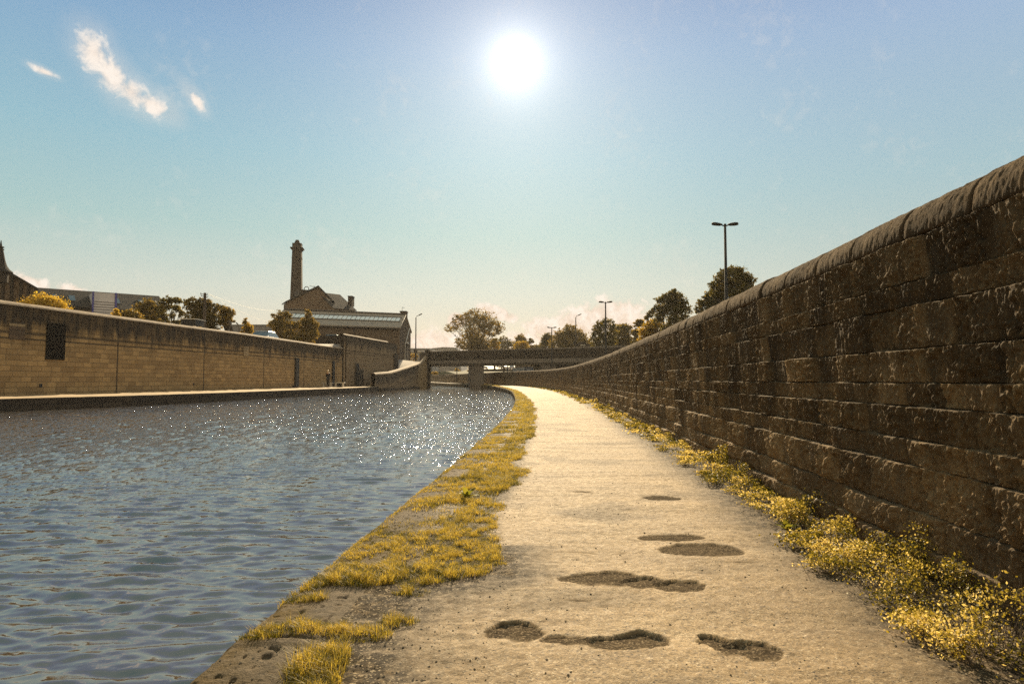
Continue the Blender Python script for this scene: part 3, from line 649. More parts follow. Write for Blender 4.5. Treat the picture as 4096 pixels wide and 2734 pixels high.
    # iron gate and railing in front of the tall wall
    def bars(name, label, u0, u1, v0, v1, n, mid=True, solid=False):
        a, b = on(u0, (c[0]+1.2, c[1]), (e[0]+1.2, e[1])), on(u1, (c[0]+1.2, c[1]), (e[0]+1.2, e[1]))
        z0, z1 = .2, zat(v0, a[1]); g = thing(name, (a[0], a[1], .25), label, 'gate' if 'gate' in name else 'railing')
        fr = MB()
        for z in ((z0+.25), (z1-.2)): MB().tube([(a[0], a[1], z), (b[0], b[1], z)], .03, 6).build('rail', M['black'], g)
        for i in range(n):
            f = i/(n-1); x, y = a[0]+(b[0]-a[0])*f, a[1]+(b[1]-a[1])*f
            MB().tube([(x, y, z0), (x, y, z1), (x, y, z1+.12)], [.028 if not solid else .06, .028 if not solid else .06, .004], 6).build('bar', M['black'], g)
    bars('iron_gate', 'dark spiked iron gate against the tall wall behind the benches', 1433, 1452, 1477, 1542, 8, solid=True)
    bars('iron_railing', 'thin upright iron railing between the dark gate and the bridge ramp wall', 1487, 1514, 1484, 1543, 6)
    # mooring bollards
    for i, (u, v, l) in enumerate(((1174, 1552, 'small iron mooring bollard on the quay left of the standing person'), (1471, 1545, 'small iron mooring bollard on the quay beside the yellow bush'))):
        x, y = G(u, v, .25); MB().tube([(x, y, .2), (x, y, .42), (x, y, .44), (x, y, .52)], [.11, .09, .15, .12], 12).build('tmp', M['black']); o = bpy.data.objects['tmp']
        o.name = 'mooring_bollard'; tag(o, l, 'bollard', 'mooring bollards')
    # land behind the wall
    Yl = np.linspace(-10, 330, 120); Cx = 40; t = np.linspace(0, 1, Cx)**1.6
    inner = np.where(Yl < 77, np.interp(Yl, [p[1] for p in WA], [p[0] for p in WA])-.43, np.where(Yl < 98, np.interp(Yl, [c[1], e[1]], [c[0], e[0]])-.45, np.interp(Yl, [98, 112, 126, 150, 245, 330], [-16.4, -14.9, -21, -29, -50, -50])))
    X = inner[:, None]-(260+inner)[:, None]*t[None]; YY = np.repeat(Yl[:, None], Cx, 1)
    Z = zland(X, YY)+0*X; skirt = np.stack([X[:, 0]+.01, YY[:, 0], np.full(len(Yl), -1.25)], -1)[:, None]
    V = np.concatenate([skirt, np.stack([X, YY, Z], -1)], 1)
    tag(mesh_np('street_ground', V, gridF(len(Yl), Cx+1)[:, ::-1], M['tarmac']), kind='structure')
build_far_bank()

# ------------------------------------------------------------------ right-hand land beyond the path wall
def zr(x, Y): return .8+2.4*sst(Y, 122, 175)+4.0*sst(Y, 260, 330)*0
def build_right_land():
    Yl = np.linspace(-10, 620, 200); Cx = 30; t = np.linspace(0, 1, Cx)**2
    inner = xw(np.clip(Yl, -8, 245))+.47-np.clip(Yl-245, 0, 900)*.3
    X = inner[:, None]+(300-inner)[:, None]*t[None]; YY = np.repeat(Yl[:, None], Cx, 1); Z = zr(X, YY)+.1*(fbm(X*.2, YY*.2, 3, 110)-.5)
    skirt = np.stack([X[:, 0]-.01, YY[:, 0], np.full(len(Yl), -1.25)], -1)[:, None]
    V = np.concatenate([skirt, np.stack([X, YY, Z], -1)], 1)
    tag(mesh_np('verge_land', V, gridF(len(Yl), Cx+1), M['turf']), kind='structure')
    # sloping car park beyond the bridge and the green bank beside it
    x0, x1 = at(1930, HOR, 178).x, 45
    b = MB().hex([(x0, 178, .8), (x1, 178, .8), (x1, 275, .8), (x0-7, 275, .8)], [(x0, 178, 3.57), (x1, 178, 3.57), (x1, 275, 7.5), (x0-7, 275, 7.5)])
    tag(b.build('car_park', M['tarmac']), kind='structure')
    b = MB(); a0 = at(1785, HOR, 240).x; a1 = at(1893, HOR, 240).x
    b.add([(a0, 236, 3.1), (a1, 200, 3.3), (a1+5, 225, 5.4), (a0+4, 268, 3.2), (x0-7.05, 275, 7.3), (x0-.3, 182, 3.4)], [(0, 1, 2), (0, 2, 3), (3, 2, 4), (1, 5, 2), (2, 5, 4)])
    tag(b.build('embankment', M['turf']), kind='structure')
    r = thing('retaining_wall', (x0, 177.6, 1), 'low dark retaining wall below the car park beyond the bridge', 'wall')
    MB().box(x0-.2, 177.2, 1.5, 16, 177.9, 3.75).build('wall_face', M['bldg_dark'], r); MB().box(x0-.3, 177.1, 3.752, 16, 178, 3.9).build('coping', M['coping'], r)
build_right_land()

# ------------------------------------------------------------------ bridge and its approach wall
def build_bridge():
    Lp, Rp = Vector((at(1706, HOR, 112).x, 112)), Vector((at(2500, HOR, 95.0).x, 95.0)); d = (Rp-Lp).normalized(); n = Vector((-d.y, d.x))
    far = Lp+d*46
    root = thing('road_bridge', (Lp.x, Lp.y, 0), 'long low concrete road bridge with dark stone parapet crossing the canal', 'bridge')
    zp0, zb0, zs0 = 4.17, 3.59, 3.34
    SK = Vector((-.115, 1.0))
    def slab(A_, B_, z0, z1, o0, dp, nm, m_, bev=0.0):
        A_, B_ = Vector(A_), Vector(B_); a0, b0, a1, b1 = A_+SK*o0, B_+SK*o0, A_+SK*(o0+dp), B_+SK*(o0+dp)
        return MB().hex([(a0.x, a0.y, z0), (b0.x, b0.y, z0), (b1.x, b1.y, z0), (a1.x, a1.y, z0)], [(a0.x, a0.y, z1), (b0.x, b0.y, z1), (b1.x, b1.y, z1), (a1.x, a1.y, z1)]).build(nm, m_, root, bevel=bev)
    A, B = (Lp.x, Lp.y), (far.x, far.y)
    MB().wallseg(A, B, zp0, 5.55, .35, 5.75).build('parapet', M['parapet'], root)
    MB().wallseg(A, B, 5.552, 5.66, .43, 5.86, off=-.04).build('parapet_coping', M['concrete'], root)
    tag(MB().wallseg(A, B, zb0, zp0-.004, .9, off=-.07).build('edge_beam', M['concrete'], root), 'paler concrete edge beam under the dark parapet')
    slab(A, B, zs0, zb0-.004, .3, 8.5, 'soffit', M['concrete'])
    slab(A, B, zp0-.5, zp0, 1.1, 7.2, 'deck', M['tarmac'])
    slab(A, B, zp0-.6, 5.45, 8.9, .4, 'parapet', M['parapet'])
    def pier(u0, u1, off=.5, dp=8.5, nm='pier'):
        slab(on(u0, A, B), on(u1, A, B), -1.2, zs0-.002, .6, 7.8, nm, M['concrete'], .12)
    pier(1884, 1937); pier(2167, 2227)
    slab(on(2240, A, B), B, -1.2, zs0-.002, .6, 8, 'abutment', M['bldg_dark'])
    # left abutment pillar with pyramidal cap
    b = on(1723, A, B); a = on(1700, A, B)
    slab(a, b, -1.2, zs0-.002, .1, 8.6, 'abutment', M['bldg_dark'])
    mb = MB().wallseg(a, on(1717, A, B), 3.3, 5.75, .75, off=-.16); mb.build('end_pillar', M['bldg_dark'], root)
    c = (Vector(a)+Vector(on(1717, A, B)))/2+n*.2
    MB().hex([(c.x-.45, c.y-.45, 5.752), (c.x+.45, c.y-.45, 5.752), (c.x+.45, c.y+.45, 5.752), (c.x-.45, c.y+.45, 5.752)], [(c.x-.04, c.y-.04, 6.1), (c.x+.04, c.y-.04, 6.1), (c.x+.04, c.y+.04, 6.1), (c.x-.04, c.y+.04, 6.1)]).build('pillar_cap', M['bldg_dark'], root)
    # ramp wall curving up to the bridge
    w = thing('ramp_wall', (-15.7, 81, 0), 'curving stone wall with pale rounded coping rising from the quay to the bridge', 'wall')
    pts = [(-15.9, 79.3)]; zs = [zat(1492, 79.3)-.22]
    for (u, v, Yd) in ((1518, 1489, 81), (1560, 1486, 86), (1590, 1478, 91.5), (1614, 1471, 96), (1640, 1463, 101.5), (1659, 1457, 105), (1674, 1452, 108)):
        p = at(u, v, Yd); pts.append((p.x, p.y)); zs.append(p.z-.25)
    o, P_, nn, s = mwall('wall_face', pts, zs, -1.1, M['wallB'], w, .5, .8, .05, 120); mcoping('coping', P_, nn, s, M['coping'], w, .5, .28, .07, .5, 121)
    MB().wallseg(pts[1], pts[-1], -1.1, -.02, .25, off=-.22).build('footing', M['quay'], w)
    pts2 = [pts[-1]]; z2 = [zs[-1]]
    for (u, v, Yd) in ((1683, 1449, 109.3), (1694, 1441, 110.4), (1702, 1431, 111.3), (1709, 1419, 112.0)):
        p = at(u, v, Yd); pts2.append((p.x, p.y)); z2.append(p.z-.25)
    o, P_, nn, s = mwall('return_face', pts2, z2, -1.1, M['pale_lit_stone'], w, .5, .4, .05, 122); mcoping('coping', P_, nn, s, M['coping'], w, .5, .28, .07, .5, 123)  # paler stone than the main face paints this return as sunlit
    # railing and small gabled hut behind the ramp
    g = thing('road_railing', (at(1655, HOR, 118).x, 118, 4), 'pale horizontal road railing beside the ramp, left of the bridge', 'railing')
    a, b = at(1640, 1434, 118), at(1672, 1434, 118)
    for z in (4.2, 4.75): MB().tube([(a.x, a.y, z), (b.x, b.y, z)], .05, 6).build('rail', M['slab'], g)
    for k in range(4): x = a.x+(b.x-a.x)*k/3; MB().tube([(x, a.y, 3.6), (x, a.y, 4.8)], .05, 6).build('post', M['slab'], g)
    h = thing('brick_hut', (at(1692, HOR, 120).x, 120, 4), 'small dark gabled brick hut behind the left end of the bridge', 'hut')
    a, b = at(1678, 1440, 120), at(1706, 1440, 120); zt = zat(1417, 120); za = zat(1406, 120); mx = (a.x+b.x)/2
    MB().box(a.x, 120, 3.5, b.x, 124, zt).build('wall', M['bldg_dark'], h)
    MB().hex([(a.x-.1, 119.9, zt+.003), (b.x+.1, 119.9, zt+.003), (b.x+.1, 124.1, zt+.003), (a.x-.1, 124.1, zt+.003)], [(mx-.05, 119.9, za), (mx+.05, 119.9, za), (mx+.05, 124.1, za), (mx-.05, 124.1, za)]).build('roof', M['slate'], h)
build_bridge()

# ------------------------------------------------------------------ mill buildings, chimney, terrace
def roofed(root, A, B, depth, z0, ze, zr_, wallm, roofm, over=.3, back=None):
    """house body on plan line A-B going back `depth`, ridge parallel to A-B; returns a function onto the front roof slope"""
    A, B = Vector(A), Vector(B); d = (B-A).normalized(); n = Vector(back) if back else Vector((-d.y, d.x))
    C_, D_ = B+n*depth, A+n*depth; mA, mB = A+n*depth/2, B+n*depth/2
    MB().add([(A.x, A.y, z0), (B.x, B.y, z0), (C_.x, C_.y, z0), (D_.x, D_.y, z0), (A.x, A.y, ze), (B.x, B.y, ze), (C_.x, C_.y, ze), (D_.x, D_.y, ze), (mA.x, mA.y, zr_), (mB.x, mB.y, zr_)],
             [(0, 1, 5, 4), (2, 3, 7, 6), (1, 2, 6, 9, 5), (3, 0, 4, 8, 7)]).build('wall', wallm, root)
    sl = (zr_-ze)/(depth/2); t = .16
    def slope(P0, P1, M0, M1, s):
        q0, q1 = P0-n*over*s-d*.15, P1-n*over*s+d*.15; z = ze-over*sl; m0, m1 = M0-d*.15, M1+d*.15
        mb = MB().add([(q0.x, q0.y, z+.01), (q1.x, q1.y, z+.01), (m1.x, m1.y, zr_+.01), (m0.x, m0.y, zr_+.01), (q0.x, q0.y, z+t), (q1.x, q1.y, z+t), (m1.x, m1.y, zr_+t), (m0.x, m0.y, zr_+t)],
                      [(3, 2, 1, 0), (4, 5, 6, 7), (0, 1, 5, 4), (1, 2, 6, 5), (2, 3, 7, 6), (3, 0, 4, 7)])
        mb.build('roof', roofm, root)
    slope(A, B, mA, mB, 1); slope(D_, C_, mB*0+mA, mB, -1)
    def on_roof(k, f, lift=.2):                               # k metres along, f 0..1 up the front slope
        q = A+d*k+n*depth/2*f; return Vector((q.x, q.y, ze+(zr_-ze)*f+lift))
    on_roof.d = d; on_roof.n = n; on_roof.L = (B-A).length
    return on_roof
def panel(name, rf, k0, k1, f0, f1, m, parent, lift=.175, th=.05):
    q = [rf(k0, f0, lift), rf(k1, f0, lift), rf(k1, f1, lift), rf(k0, f1, lift)]; u = Vector((0, 0, th))
    return MB().hex(q, [p+u for p in q]).build(name, m, parent)
def build_mill():
    A = at(1082, HOR, 92.6); B = at(1597, HOR, 100); ze = zat(1309, 100); zrg = zat(1262, 104.8)
    r = thing('long_workshop', (B.x, B.y, 5), 'long low stone workshop with a band of skylights along its worn slate roof', 'building')
    rf = roofed(r, (A.x, A.y), (B.x, B.y), 9.6, -.5, ze, zrg, M['bldg'], M['slate_worn_lit'], .35, (.02, 1.0))
    MB().tube([rf(0, 1, .2), rf(rf.L, 1, .2)], .16, 8).build('ridge', M['slate'], r)
    N = 24
    for k in range(N):
        a = 1.6+(rf.L-2)*k/N
        p = panel('skylight', rf, a, a+(rf.L-2)/N-.10, .40+.01*random.random(), .66, M['pane'], r); 
    panel('skylight_kerb', rf, 1.4, rf.L-.3, .34, .39, M['slate'], r); panel('skylight_kerb', rf, 1.4, rf.L-.3, .68, .72, M['slate'], r)
    f = rf(0, 0, 0); g = rf(rf.L, 0, 0); n = rf.n
    MB().tube([(f.x-n.x*.42, f.y-n.y*.42, ze-.2), (g.x-n.x*.42, g.y-n.y*.42, ze-.2)], .09, 8).build('gutter', M['black'], r)
    k = rf(rf.L*.63, 0, 0); MB().tube([(k.x-n.x*.2, k.y-n.y*.2, ze-.25), (k.x-n.x*.2, k.y-n.y*.2, 2)], .07, 8).build('drainpipe', M['bldg_dark'], r)
    # chimney on the canal gable, flue pots, aerial
    c = at(1615, HOR, 106.5); ch = MB().box(c.x-.5, c.y-.9, ze, c.x+.42, c.y+.6, zat(1250, 106.5)).build('chimney', M['bldg'], r)
    MB().box(c.x-.58, c.y-1, zat(1250, 106.5)+.002, c.x+.5, c.y+.7, zat(1247, 106.5)+.06).build('chimney_cap', M['slate'], ch)
    for j in range(3):
        x = c.x-.9-.35*j; MB().tube([(x, c.y, zrg-.1), (x, c.y, zat(1252, 106.5))], .12, 8).build('chimney_pot', M['bldg_dark'], ch)
    t = thing('roof_aerial', (c.x-.3, c.y, zat(1247, 106.5)), 'thin bent aerial on the chimney at the canal end of the workshop', 'aerial')
    z = zat(1247, 106.5); MB().tube([(c.x-.35, c.y, z), (c.x-.35, c.y, z+.75)], .03, 5).build('mast', M['steel'], t); MB().tube([(c.x-.35, c.y, z+.75), (c.x+.05, c.y, z+.62)], .025, 5).build('boom', M['steel'], t)
    # gable end details: drain pipes, door
    e = at(1597, HOR, 100); MB().tube([(e.x+.25, 107.8, ze+.5), (e.x+.3, 104.5, ze-1.6), (e.x+.2, 103.8, ze-2.2), (e.x+.2, 103.8, 1)], .09, 8).build('drainpipe', M['slab'], r)
    MB().box(e.x+.02, 104.6, 2.0, e.x+.32, 106.4, 6.6).build('door_bay', M['bldg_dark'], r); MB().box(e.x+.02, 104.4, 6.62, e.x+.4, 106.6, 6.85).build('lintel', M['slab'], r)
    # gabled houses run back at a slant to the canal
    SKW = lambda r_: -.95 if r_.name.startswith('gabled_hall') else -.5
    def poly(name, pts, Yf, dp, m, root):
        q = [at(u, v, Yf) for u, v in pts]; sk = SKW(root)*dp; return MB().hex([(p.x, Yf, p.z) for p in q][::-1], [(p.x+sk, Yf+dp, p.z) for p in q][::-1]).build(name, m, root)
    h = thing('gabled_house', (at(1240, HOR, 118).x, 118, 5), 'stone house with broad asymmetric gable in front of the mill chimney', 'building')
    poly('gable_wall', [(1150, 1330), (1150, 1207), (1274, 1148), (1300, 1178), (1335, 1212), (1335, 1330)], 118, 4, M['bldg'], h)
    q = [at(1143, 1209, 117.8), at(1274, 1145.5, 117.8), at(1340, 1213, 117.8)]
    for i, nm in ((0, 'roof'), (1, 'roof')):
        a, b = q[i], q[i+1]; MB().hex([(a.x, 117.7, a.z+.02), (b.x, 117.7, b.z+.02), (b.x-2.2, 122.2, b.z+.02), (a.x-2.2, 122.2, a.z+.02)], [(a.x, 117.7, a.z+.2), (b.x, 117.7, b.z+.2), (b.x-2.2, 122.2, b.z+.2), (a.x-2.2, 122.2, a.z+.2)]).build(nm, M['slate'], h)
    poly('roof_block', [(1196, 1215), (1196, 1156), (1240, 1160), (1240, 1200)], 123, 5, M['bldg_dark'], h)
    p = at(1226, 1155, 124); ck = MB(); [ck.tube([(p.x+.42*math.cos(a), p.y, p.z+.42*math.sin(a)), (p.x+.42*math.cos(a+.35), p.y, p.z+.42*math.sin(a+.35))], .07, 5) for a in np.arange(0, 6.2, .35)]
    ck.build('round_cowl', M['steel'], h)
    t = thing('roof_aerial', tuple(at(1256, 1160, 119)), 'horizontal television aerial beside the apex of the gabled house', 'aerial')
    a = at(1256, 1162, 119); MB().tube([a, a+Vector((0, 0, .9))], .03, 5).build('mast', M['steel'], t)
    b = at(1239, 1143, 119); c = at(1263, 1148, 119); m_ = MB().tube([b, c], .03, 5)
    for k in range(6): w = b.lerp(c, k/5); m_.tube([w+Vector((0, 0, -.12)), w+Vector((0, 0, .12))], .015, 4)
    m_.build('boom', M['steel'], t)
    h2 = thing('slate_house', (at(1360, HOR, 117).x, 117, 5), 'lower house with dark slate roof and end chimney right of the gabled house', 'building')
    a, b = at(1330, HOR, 116), at(1416, HOR, 119.5)
    rf = roofed(h2, (a.x, a.y), (b.x, b.y), 9, 3, zat(1234, 117), zat(1180, 122), M['bldg'], M['slate'], .3)
    c = at(1402, HOR, 121.5); ch = MB().box(c.x-.36, c.y-1.2, zat(1225, 121.5), c.x+.36, c.y+.6, zat(1189, 121.5)).build('chimney', M['bldg_dark'], h2)
    MB().box(c.x-.42, c.y-1.3, zat(1189, 121.5)+.002, c.x+.42, c.y+.7, zat(1187, 121.5)+.05).build('chimney_cap', M['slate'], ch)
    w = MB(); p, q2 = at(1358, 1244, 116), at(1382, 1251, 116.6)
    fr = MB().hex([(p.x, p.y-.06, q2.z), (q2.x, q2.y-.06, q2.z), (q2.x, q2.y+.05, q2.z), (p.x, p.y+.05, q2.z)], [(p.x, p.y-.06, p.z), (q2.x, q2.y-.06, p.z), (q2.x, q2.y+.05, p.z), (p.x, p.y+.05, p.z)]).build('window', M['white'], h2)
    for k in range(3):
        f0, f1 = (k+.12)/3, (k+.88)/3; xa, xb = p.x+(q2.x-p.x)*f0, p.x+(q2.x-p.x)*f1; ya = p.y+(q2.y-p.y)*f0-.08
        MB().box(xa, ya-.02, q2.z+.06, xb, ya+.03, p.z-.06).build('pane', M['glass'], fr)
    rl = panel('roof_window', rf, .4, 1.1, .45, .75, M['pane'], h2)
    # mill chimney
    Yc = 135; cx = at(1180, HOR, Yc).x; k = Yc/FPX
    mc = thing('mill_chimney', (cx, Yc, 4), 'tall square tapering stone mill chimney with corniced top', 'chimney')
    def ring(hw, v): z = zat(v, Yc); c_, s_ = math.cos(.18), math.sin(.18); hw = hw*k*.86; return [(cx+hw*(a*c_-b*s_), Yc+hw*(a*s_+b*c_), z) for a, b in ((-1, -1), (1, -1), (1, 1), (-1, 1))]
    MB().hex(ring(29, 1340), ring(20.5, 1003)).build('shaft', M['bldg_dark'], mc)
    MB().hex(ring(22.6, 1034.5), ring(22.4, 1031)).build('string_course', M['bldg_dark'], mc)
    MB().hex(ring(21.5, 1002.6), ring(25, 1000)).build('string_course', M['bldg_dark'], mc)
    MB().hex(ring(23, 999.6), ring(29.5, 995)).build('cornice', M['bldg_dark'], mc); MB().hex(ring(30.5, 994.6), ring(28, 992)).build('cornice', M['bldg_dark'], mc)
    MB().hex(ring(20.5, 991.6), ring(20.5, 977)).build('head', M['bldg_dark'], mc); MB().hex(ring(22, 976.6), ring(21, 975)).build('head_cap', M['bldg_dark'], mc)
    MB().hex(ring(13, 974.6), ring(6.5, 960)).build('crown', M['bldg_dark'], mc)
    # terrace with the slate roof
    A = at(20, HOR, 80); B = at(622, HOR, 90)
    te = thing('slate_terrace', (B.x, B.y, 4), 'long dark slate-roofed terrace with small skylights and a white clad bay', 'building')
    d = Vector((B.x-A.x, B.y-A.y)).normalized(); nn = Vector((-d.y, d.x)); A2 = Vector((A.x, A.y))-nn*4.2; B2 = Vector((B.x, B.y))-nn*4.2
    rf = roofed(te, tuple(A2), tuple(B2), 8.4, 2.5, 9.7, 11.95, M['bldg_dark'], M['slate'], .3)
    def kof(u): p = on(u, tuple(A2), tuple(B2)); return (Vector(p)-A2).length
    for u0, u1 in ((201, 228), (268, 299), (458, 481), (555, 582)):
        s_ = panel('skylight', rf, kof(u0)*1.0, kof(u1), .22, .62, M['steel'], te); panel('pane', rf, kof(u0)+.08, kof(u1)-.08, .26, .58, M['glass'], s_, .2, .05)
    for j in range(4): a_ = rf(0, 0, 0); b_ = rf(rf.L, 0, 0); z = 9.25-.32*j; MB().wallseg((a_.x, a_.y), (b_.x, b_.y), z-.05, z+.04, .2, off=-.14).build('timber_band', M['pale_lit_stone'], te)
    bay = thing('white_clad_bay', (on(408, tuple(A2), tuple(B2))[0], 80, 4), 'white clad bay between two blue posts on the front of the slate terrace', 'building')
    def bseg(u0, u1, z0, z1, off, th, m, nm, par):
        a, b = on(u0, tuple(A2-nn*.9), tuple(B2-nn*.9)), on(u1, tuple(A2-nn*.9), tuple(B2-nn*.9)); return MB().wallseg(a, b, z0, z1, th, off=off).build(nm, m, par)
    yb = on(408, tuple(A2), tuple(B2))[1]; zt = zat(1173, yb)-.05; zb_ = 3.0
    bseg(362, 453, zb_, zt, 0, 4.2, M['white'], 'cladding', bay)
    for u0, u1 in ((358, 364), (449, 457)): bseg(u0, u1, zb_, zt+.1, -.12, .3, M['blue'], 'corner_post', bay)
    for v in (1211, 1221, 1231, 1241, 1251): z = zat(v, yb); bseg(364.5, 448.5, z-.03, z+.03, -.03, .06, M['steel'], 'panel_joint', bay)
    pal = thing('palisade_fence', (on(430, tuple(A2), tuple(B2))[0], 76, 4), 'row of grey palisade spikes in front of the white clad bay', 'fence')
    for k_ in range(16):
        u = 395+k_*3.6; a = at(u, HOR, 70); z = zat(1258+.12*(u-395), 70); MB().tube([(a.x, 70, 3.2), (a.x, 70, z), (a.x, 70, z+.15)], [.035, .035, .005], 5).build('pale', M['steel'], pal)
    a, b = at(393, HOR, 70), at(452, HOR, 70); MB().tube([(a.x, 70.06, 4.5), (b.x, 70.06, 4.5)], .04, 5).build('rail', M['steel'], pal)
    # gabled church-like building and turret at the picture edge
    g = thing('gabled_hall', (at(40, HOR, 66).x, 66, 4), 'stone hall with a long sloping gable and dark pilasters at the left edge', 'building')
    poly('gable_wall', [(-170, 1330), (-170, 1170), (0, 1073), (148, 1159), (160, 1330)], 66, 12, M['bldg'], g)
    for a_, b_ in (((-178, 1176), (0, 1070)), ((0, 1070), (156, 1160))):
        a, b = at(*a_, 65.8), at(*b_, 65.8); MB().hex([(a.x, 65.7, a.z+.02), (b.x, 65.7, b.z+.02), (b.x-11.6, 78.2, b.z+.02), (a.x-11.6, 78.2, a.z+.02)], [(a.x, 65.7, a.z+.18), (b.x, 65.7, b.z+.18), (b.x-11.6, 78.2, b.z+.18), (a.x-11.6, 78.2, a.z+.18)]).build('roof', M['slate'], g)
    for u in (-40, -8, 28, 66, 96, 128):
        a, b = at(u-5, HOR, 65.8), at(u+5, HOR, 65.8); zt = zat(1073+max(u, -u)*.58+9, 65.8); MB().box(a.x, 65.85, 3, b.x, 65.99, zt).build('pilaster', M['bldg_dark'], g)
    tw = thing('bell_turret', (at(-10, HOR, 64).x, 64, 9), 'dark turret with a flared bell-shaped roof and finial at the far left', 'turret')
    cx, kk = at(-19, HOR, 64).x, 64/FPX; rg = []
    prof = [(30, 1130), (30, 1089), (45, 1088), (44, 1085), (33, 1076), (24, 1062), (17, 1040), (12.5, 1016), (9, 998), (5, 985), (1, 960)]
    vs = []; n_ = 16
    for r_, v in prof: vs += [(cx+r_*kk*math.cos(2*math.pi*i/n_), 64+r_*kk*math.sin(2*math.pi*i/n_), zat(v, 64)) for i in range(n_)]
    MB().add(vs[:3*n_], [(i*n_+k, i*n_+(k+1) % n_, (i+1)*n_+(k+1) % n_, (i+1)*n_+k) for i in range(2) for k in range(n_)]).build('drum', M['bldg_dark'], tw)
    MB().add(vs[2*n_:], [(i*n_+k, i*n_+(k+1) % n_, (i+1)*n_+(k+1) % n_, (i+1)*n_+k) for i in range(len(prof)-3) for k in range(n_)]).build('roof', M['slate'], tw, True)
    f = MB(); [f.ell((cx, 64, zat(v, 64)), (.3, .3, .1), 10, 5) for v in (988, 997)]; f.build('finial', M['slate'], tw)
build_mill()

# ------------------------------------------------------------------ things beyond the bridge
def build_beyond():
    w = thing('long_warehouse', (at(1775, HOR, 300).x, 300, 5), 'large grey metal warehouse with shallow gable behind the left half of the bridge', 'building')
    q = [at(u, v, 300) for u, v in ((1721, 1500), (1721, 1396), (1773, 1390), (1826, 1392), (1860, 1500))]; q[4].x = at(1850, HOR, 300).x; q[3].x = at(1824, HOR, 300).x
    MB().hex([(p.x, 300, p.z) for p in q][::-1], [(p.x, 345, p.z) for p in q][::-1]).build('wall', M['sheet'], w)
    for a, b in ((q[1], q[2]), (q[2], q[3])): MB().hex([(a.x-.3, 299.6, a.z+.02), (b.x, 299.6, b.z+.02), (b.x, 345.3, b.z+.02), (a.x-.3, 345.3, a.z+.02)], [(a.x-.3, 299.6, a.z+.3), (b.x, 299.6, b.z+.3), (b.x, 345.3, b.z+.3), (a.x-.3, 345.3, a.z+.3)]).build('roof', M['metal_roof'], w)
    w = thing('low_shed', (at(1680, HOR, 250).x, 250, 4), 'low grey shed with a pale flat roof edge left of the warehouse', 'building')
    a, b = at(1560, 1396, 250), at(1718, 1396, 250); MB().box(a.x, 250, 3, b.x, 285, a.z).build('wall', M['sheet'], w); MB().box(a.x-.2, 249.6, a.z+.003, b.x+.2, 285.2, a.z+.35).build('roof', M['metal_roof'], w)
    w = thing('canopy_roof', (at(1700, HOR, 215).x, 215, 4), 'thin bright canopy roof standing in front of the sheds', 'canopy')
    a, b = at(1600, 1404, 215), at(1762, 1403, 215); MB().box(a.x, 215, a.z-.1, b.x, 232, a.z+.15).build('roof', M['white'], w)
    for k in range(6): x = a.x+.5+(b.x-a.x-1)*k/5; MB().tube([(x, 216, 3), (x, 216, a.z-.1)], .12, 6).build('column', M['steel'], w)
    # pilastered building and the lettered container seen under the bridge
    w = thing('pilastered_building', (at(2120, HOR, 176).x, 176, 3), 'low brown building with pale pilasters under the bridge span', 'building')
    a, b = at(2060, 1440, 170), at(2200, 1440, 170); MB().box(a.x, 170, 2.5, b.x, 177, 8).build('wall', M['bldg'], w)
    for k in range(7): x = at(2088+14*k, HOR, 170).x; MB().box(x-.12, 169.85, 2.6, x+.12, 169.98, 5.2).build('pilaster', M['pale_lit_stone'], w)
    c = thing('site_container', (at(2110, HOR, 150).x, 150, 1.6), 'dark blue container lettered on its front, seen under the bridge', 'container')
    a, b = at(2098, HOR, 150), at(2156, HOR, 150); zt = zat(1467, 150); s_ = at(2050, HOR, 158)
    MB().hex([(a.x, 150, 1.2), (b.x, 150, 1.2), (b.x, 156, 1.2), (a.x, 156, 1.2)], [(a.x, 150, zt), (b.x, 150, zt), (b.x, 156, zt), (a.x, 156, zt)]).build('front_body', M['container'], c)
    MB().hex([(s_.x, 158, 1.4), (a.x-.01, 150.2, 1.2), (a.x-.01, 156, 1.2), (s_.x, 163, 1.4)], [(s_.x, 158, zat(1471, 158)), (a.x-.01, 150.2, zt-.03), (a.x-.01, 156, zt-.03), (s_.x, 163, zat(1471, 158))]).build('side_body', M['container_side'], c)
    MB().box(a.x-.05, 149.93, zt+.002, b.x+.05, 156.05, zt+.12).build('rim', M['black'], c)
    cu = bpy.data.curves.new('lettering', 'FONT'); cu.body = 'MORRIS'; cu.size = .62; cu.extrude = .01; cu.align_x = 'CENTER'
    to = bpy.data.objects.new('tmp_text', cu); S.collection.objects.link(to); to.matrix_world = Matrix.Identity(4)
    bpy.context.view_layer.update(); me = bpy.data.meshes.new_from_object(to.evaluated_get(bpy.context.evaluated_depsgraph_get())); bpy.data.objects.remove(to)
    R = Matrix.Rotation(math.pi/2, 4, 'X'); me.transform(R); me.transform(Matrix.Translation(Vector(((a.x+b.x)/2+.05, 149.97, zat(1485, 150)+.02))-c.location)); me.materials.clear(); me.materials.append(M['letter'])
    link(bpy.data.objects.new('lettering', me), c)
    # dark roadside gantry shed on the bridge
    g = thing('roadside_shelter', (at(2330, HOR, 125).x, 125, 4.2), 'dark stepped roadside shelter showing above the bridge parapet', 'shelter')
    def bx(u0, u1, v0, v1, nm, m=None, dy=0): a, b = at(u0, v1, 125+dy), at(u1, v0, 125+dy); MB().box(a.x, 125+dy, a.z, b.x, 127+dy, b.z).build(nm, m or M['bldg_dark'], g)
    bx(2316, 2343, 1366, 1373.5, 'roof_box'); bx(2301, 2362, 1374, 1382, 'canopy'); bx(2321, 2343, 1378, 1381, 'sign_panel', M['slab'], -.05)
    bx(2303, 2316, 1382.2, 1415, 'leg'); bx(2347, 2361, 1382.2, 1415, 'leg'); bx(2297, 2305, 1364, 1374, 'beacon')
build_beyond()

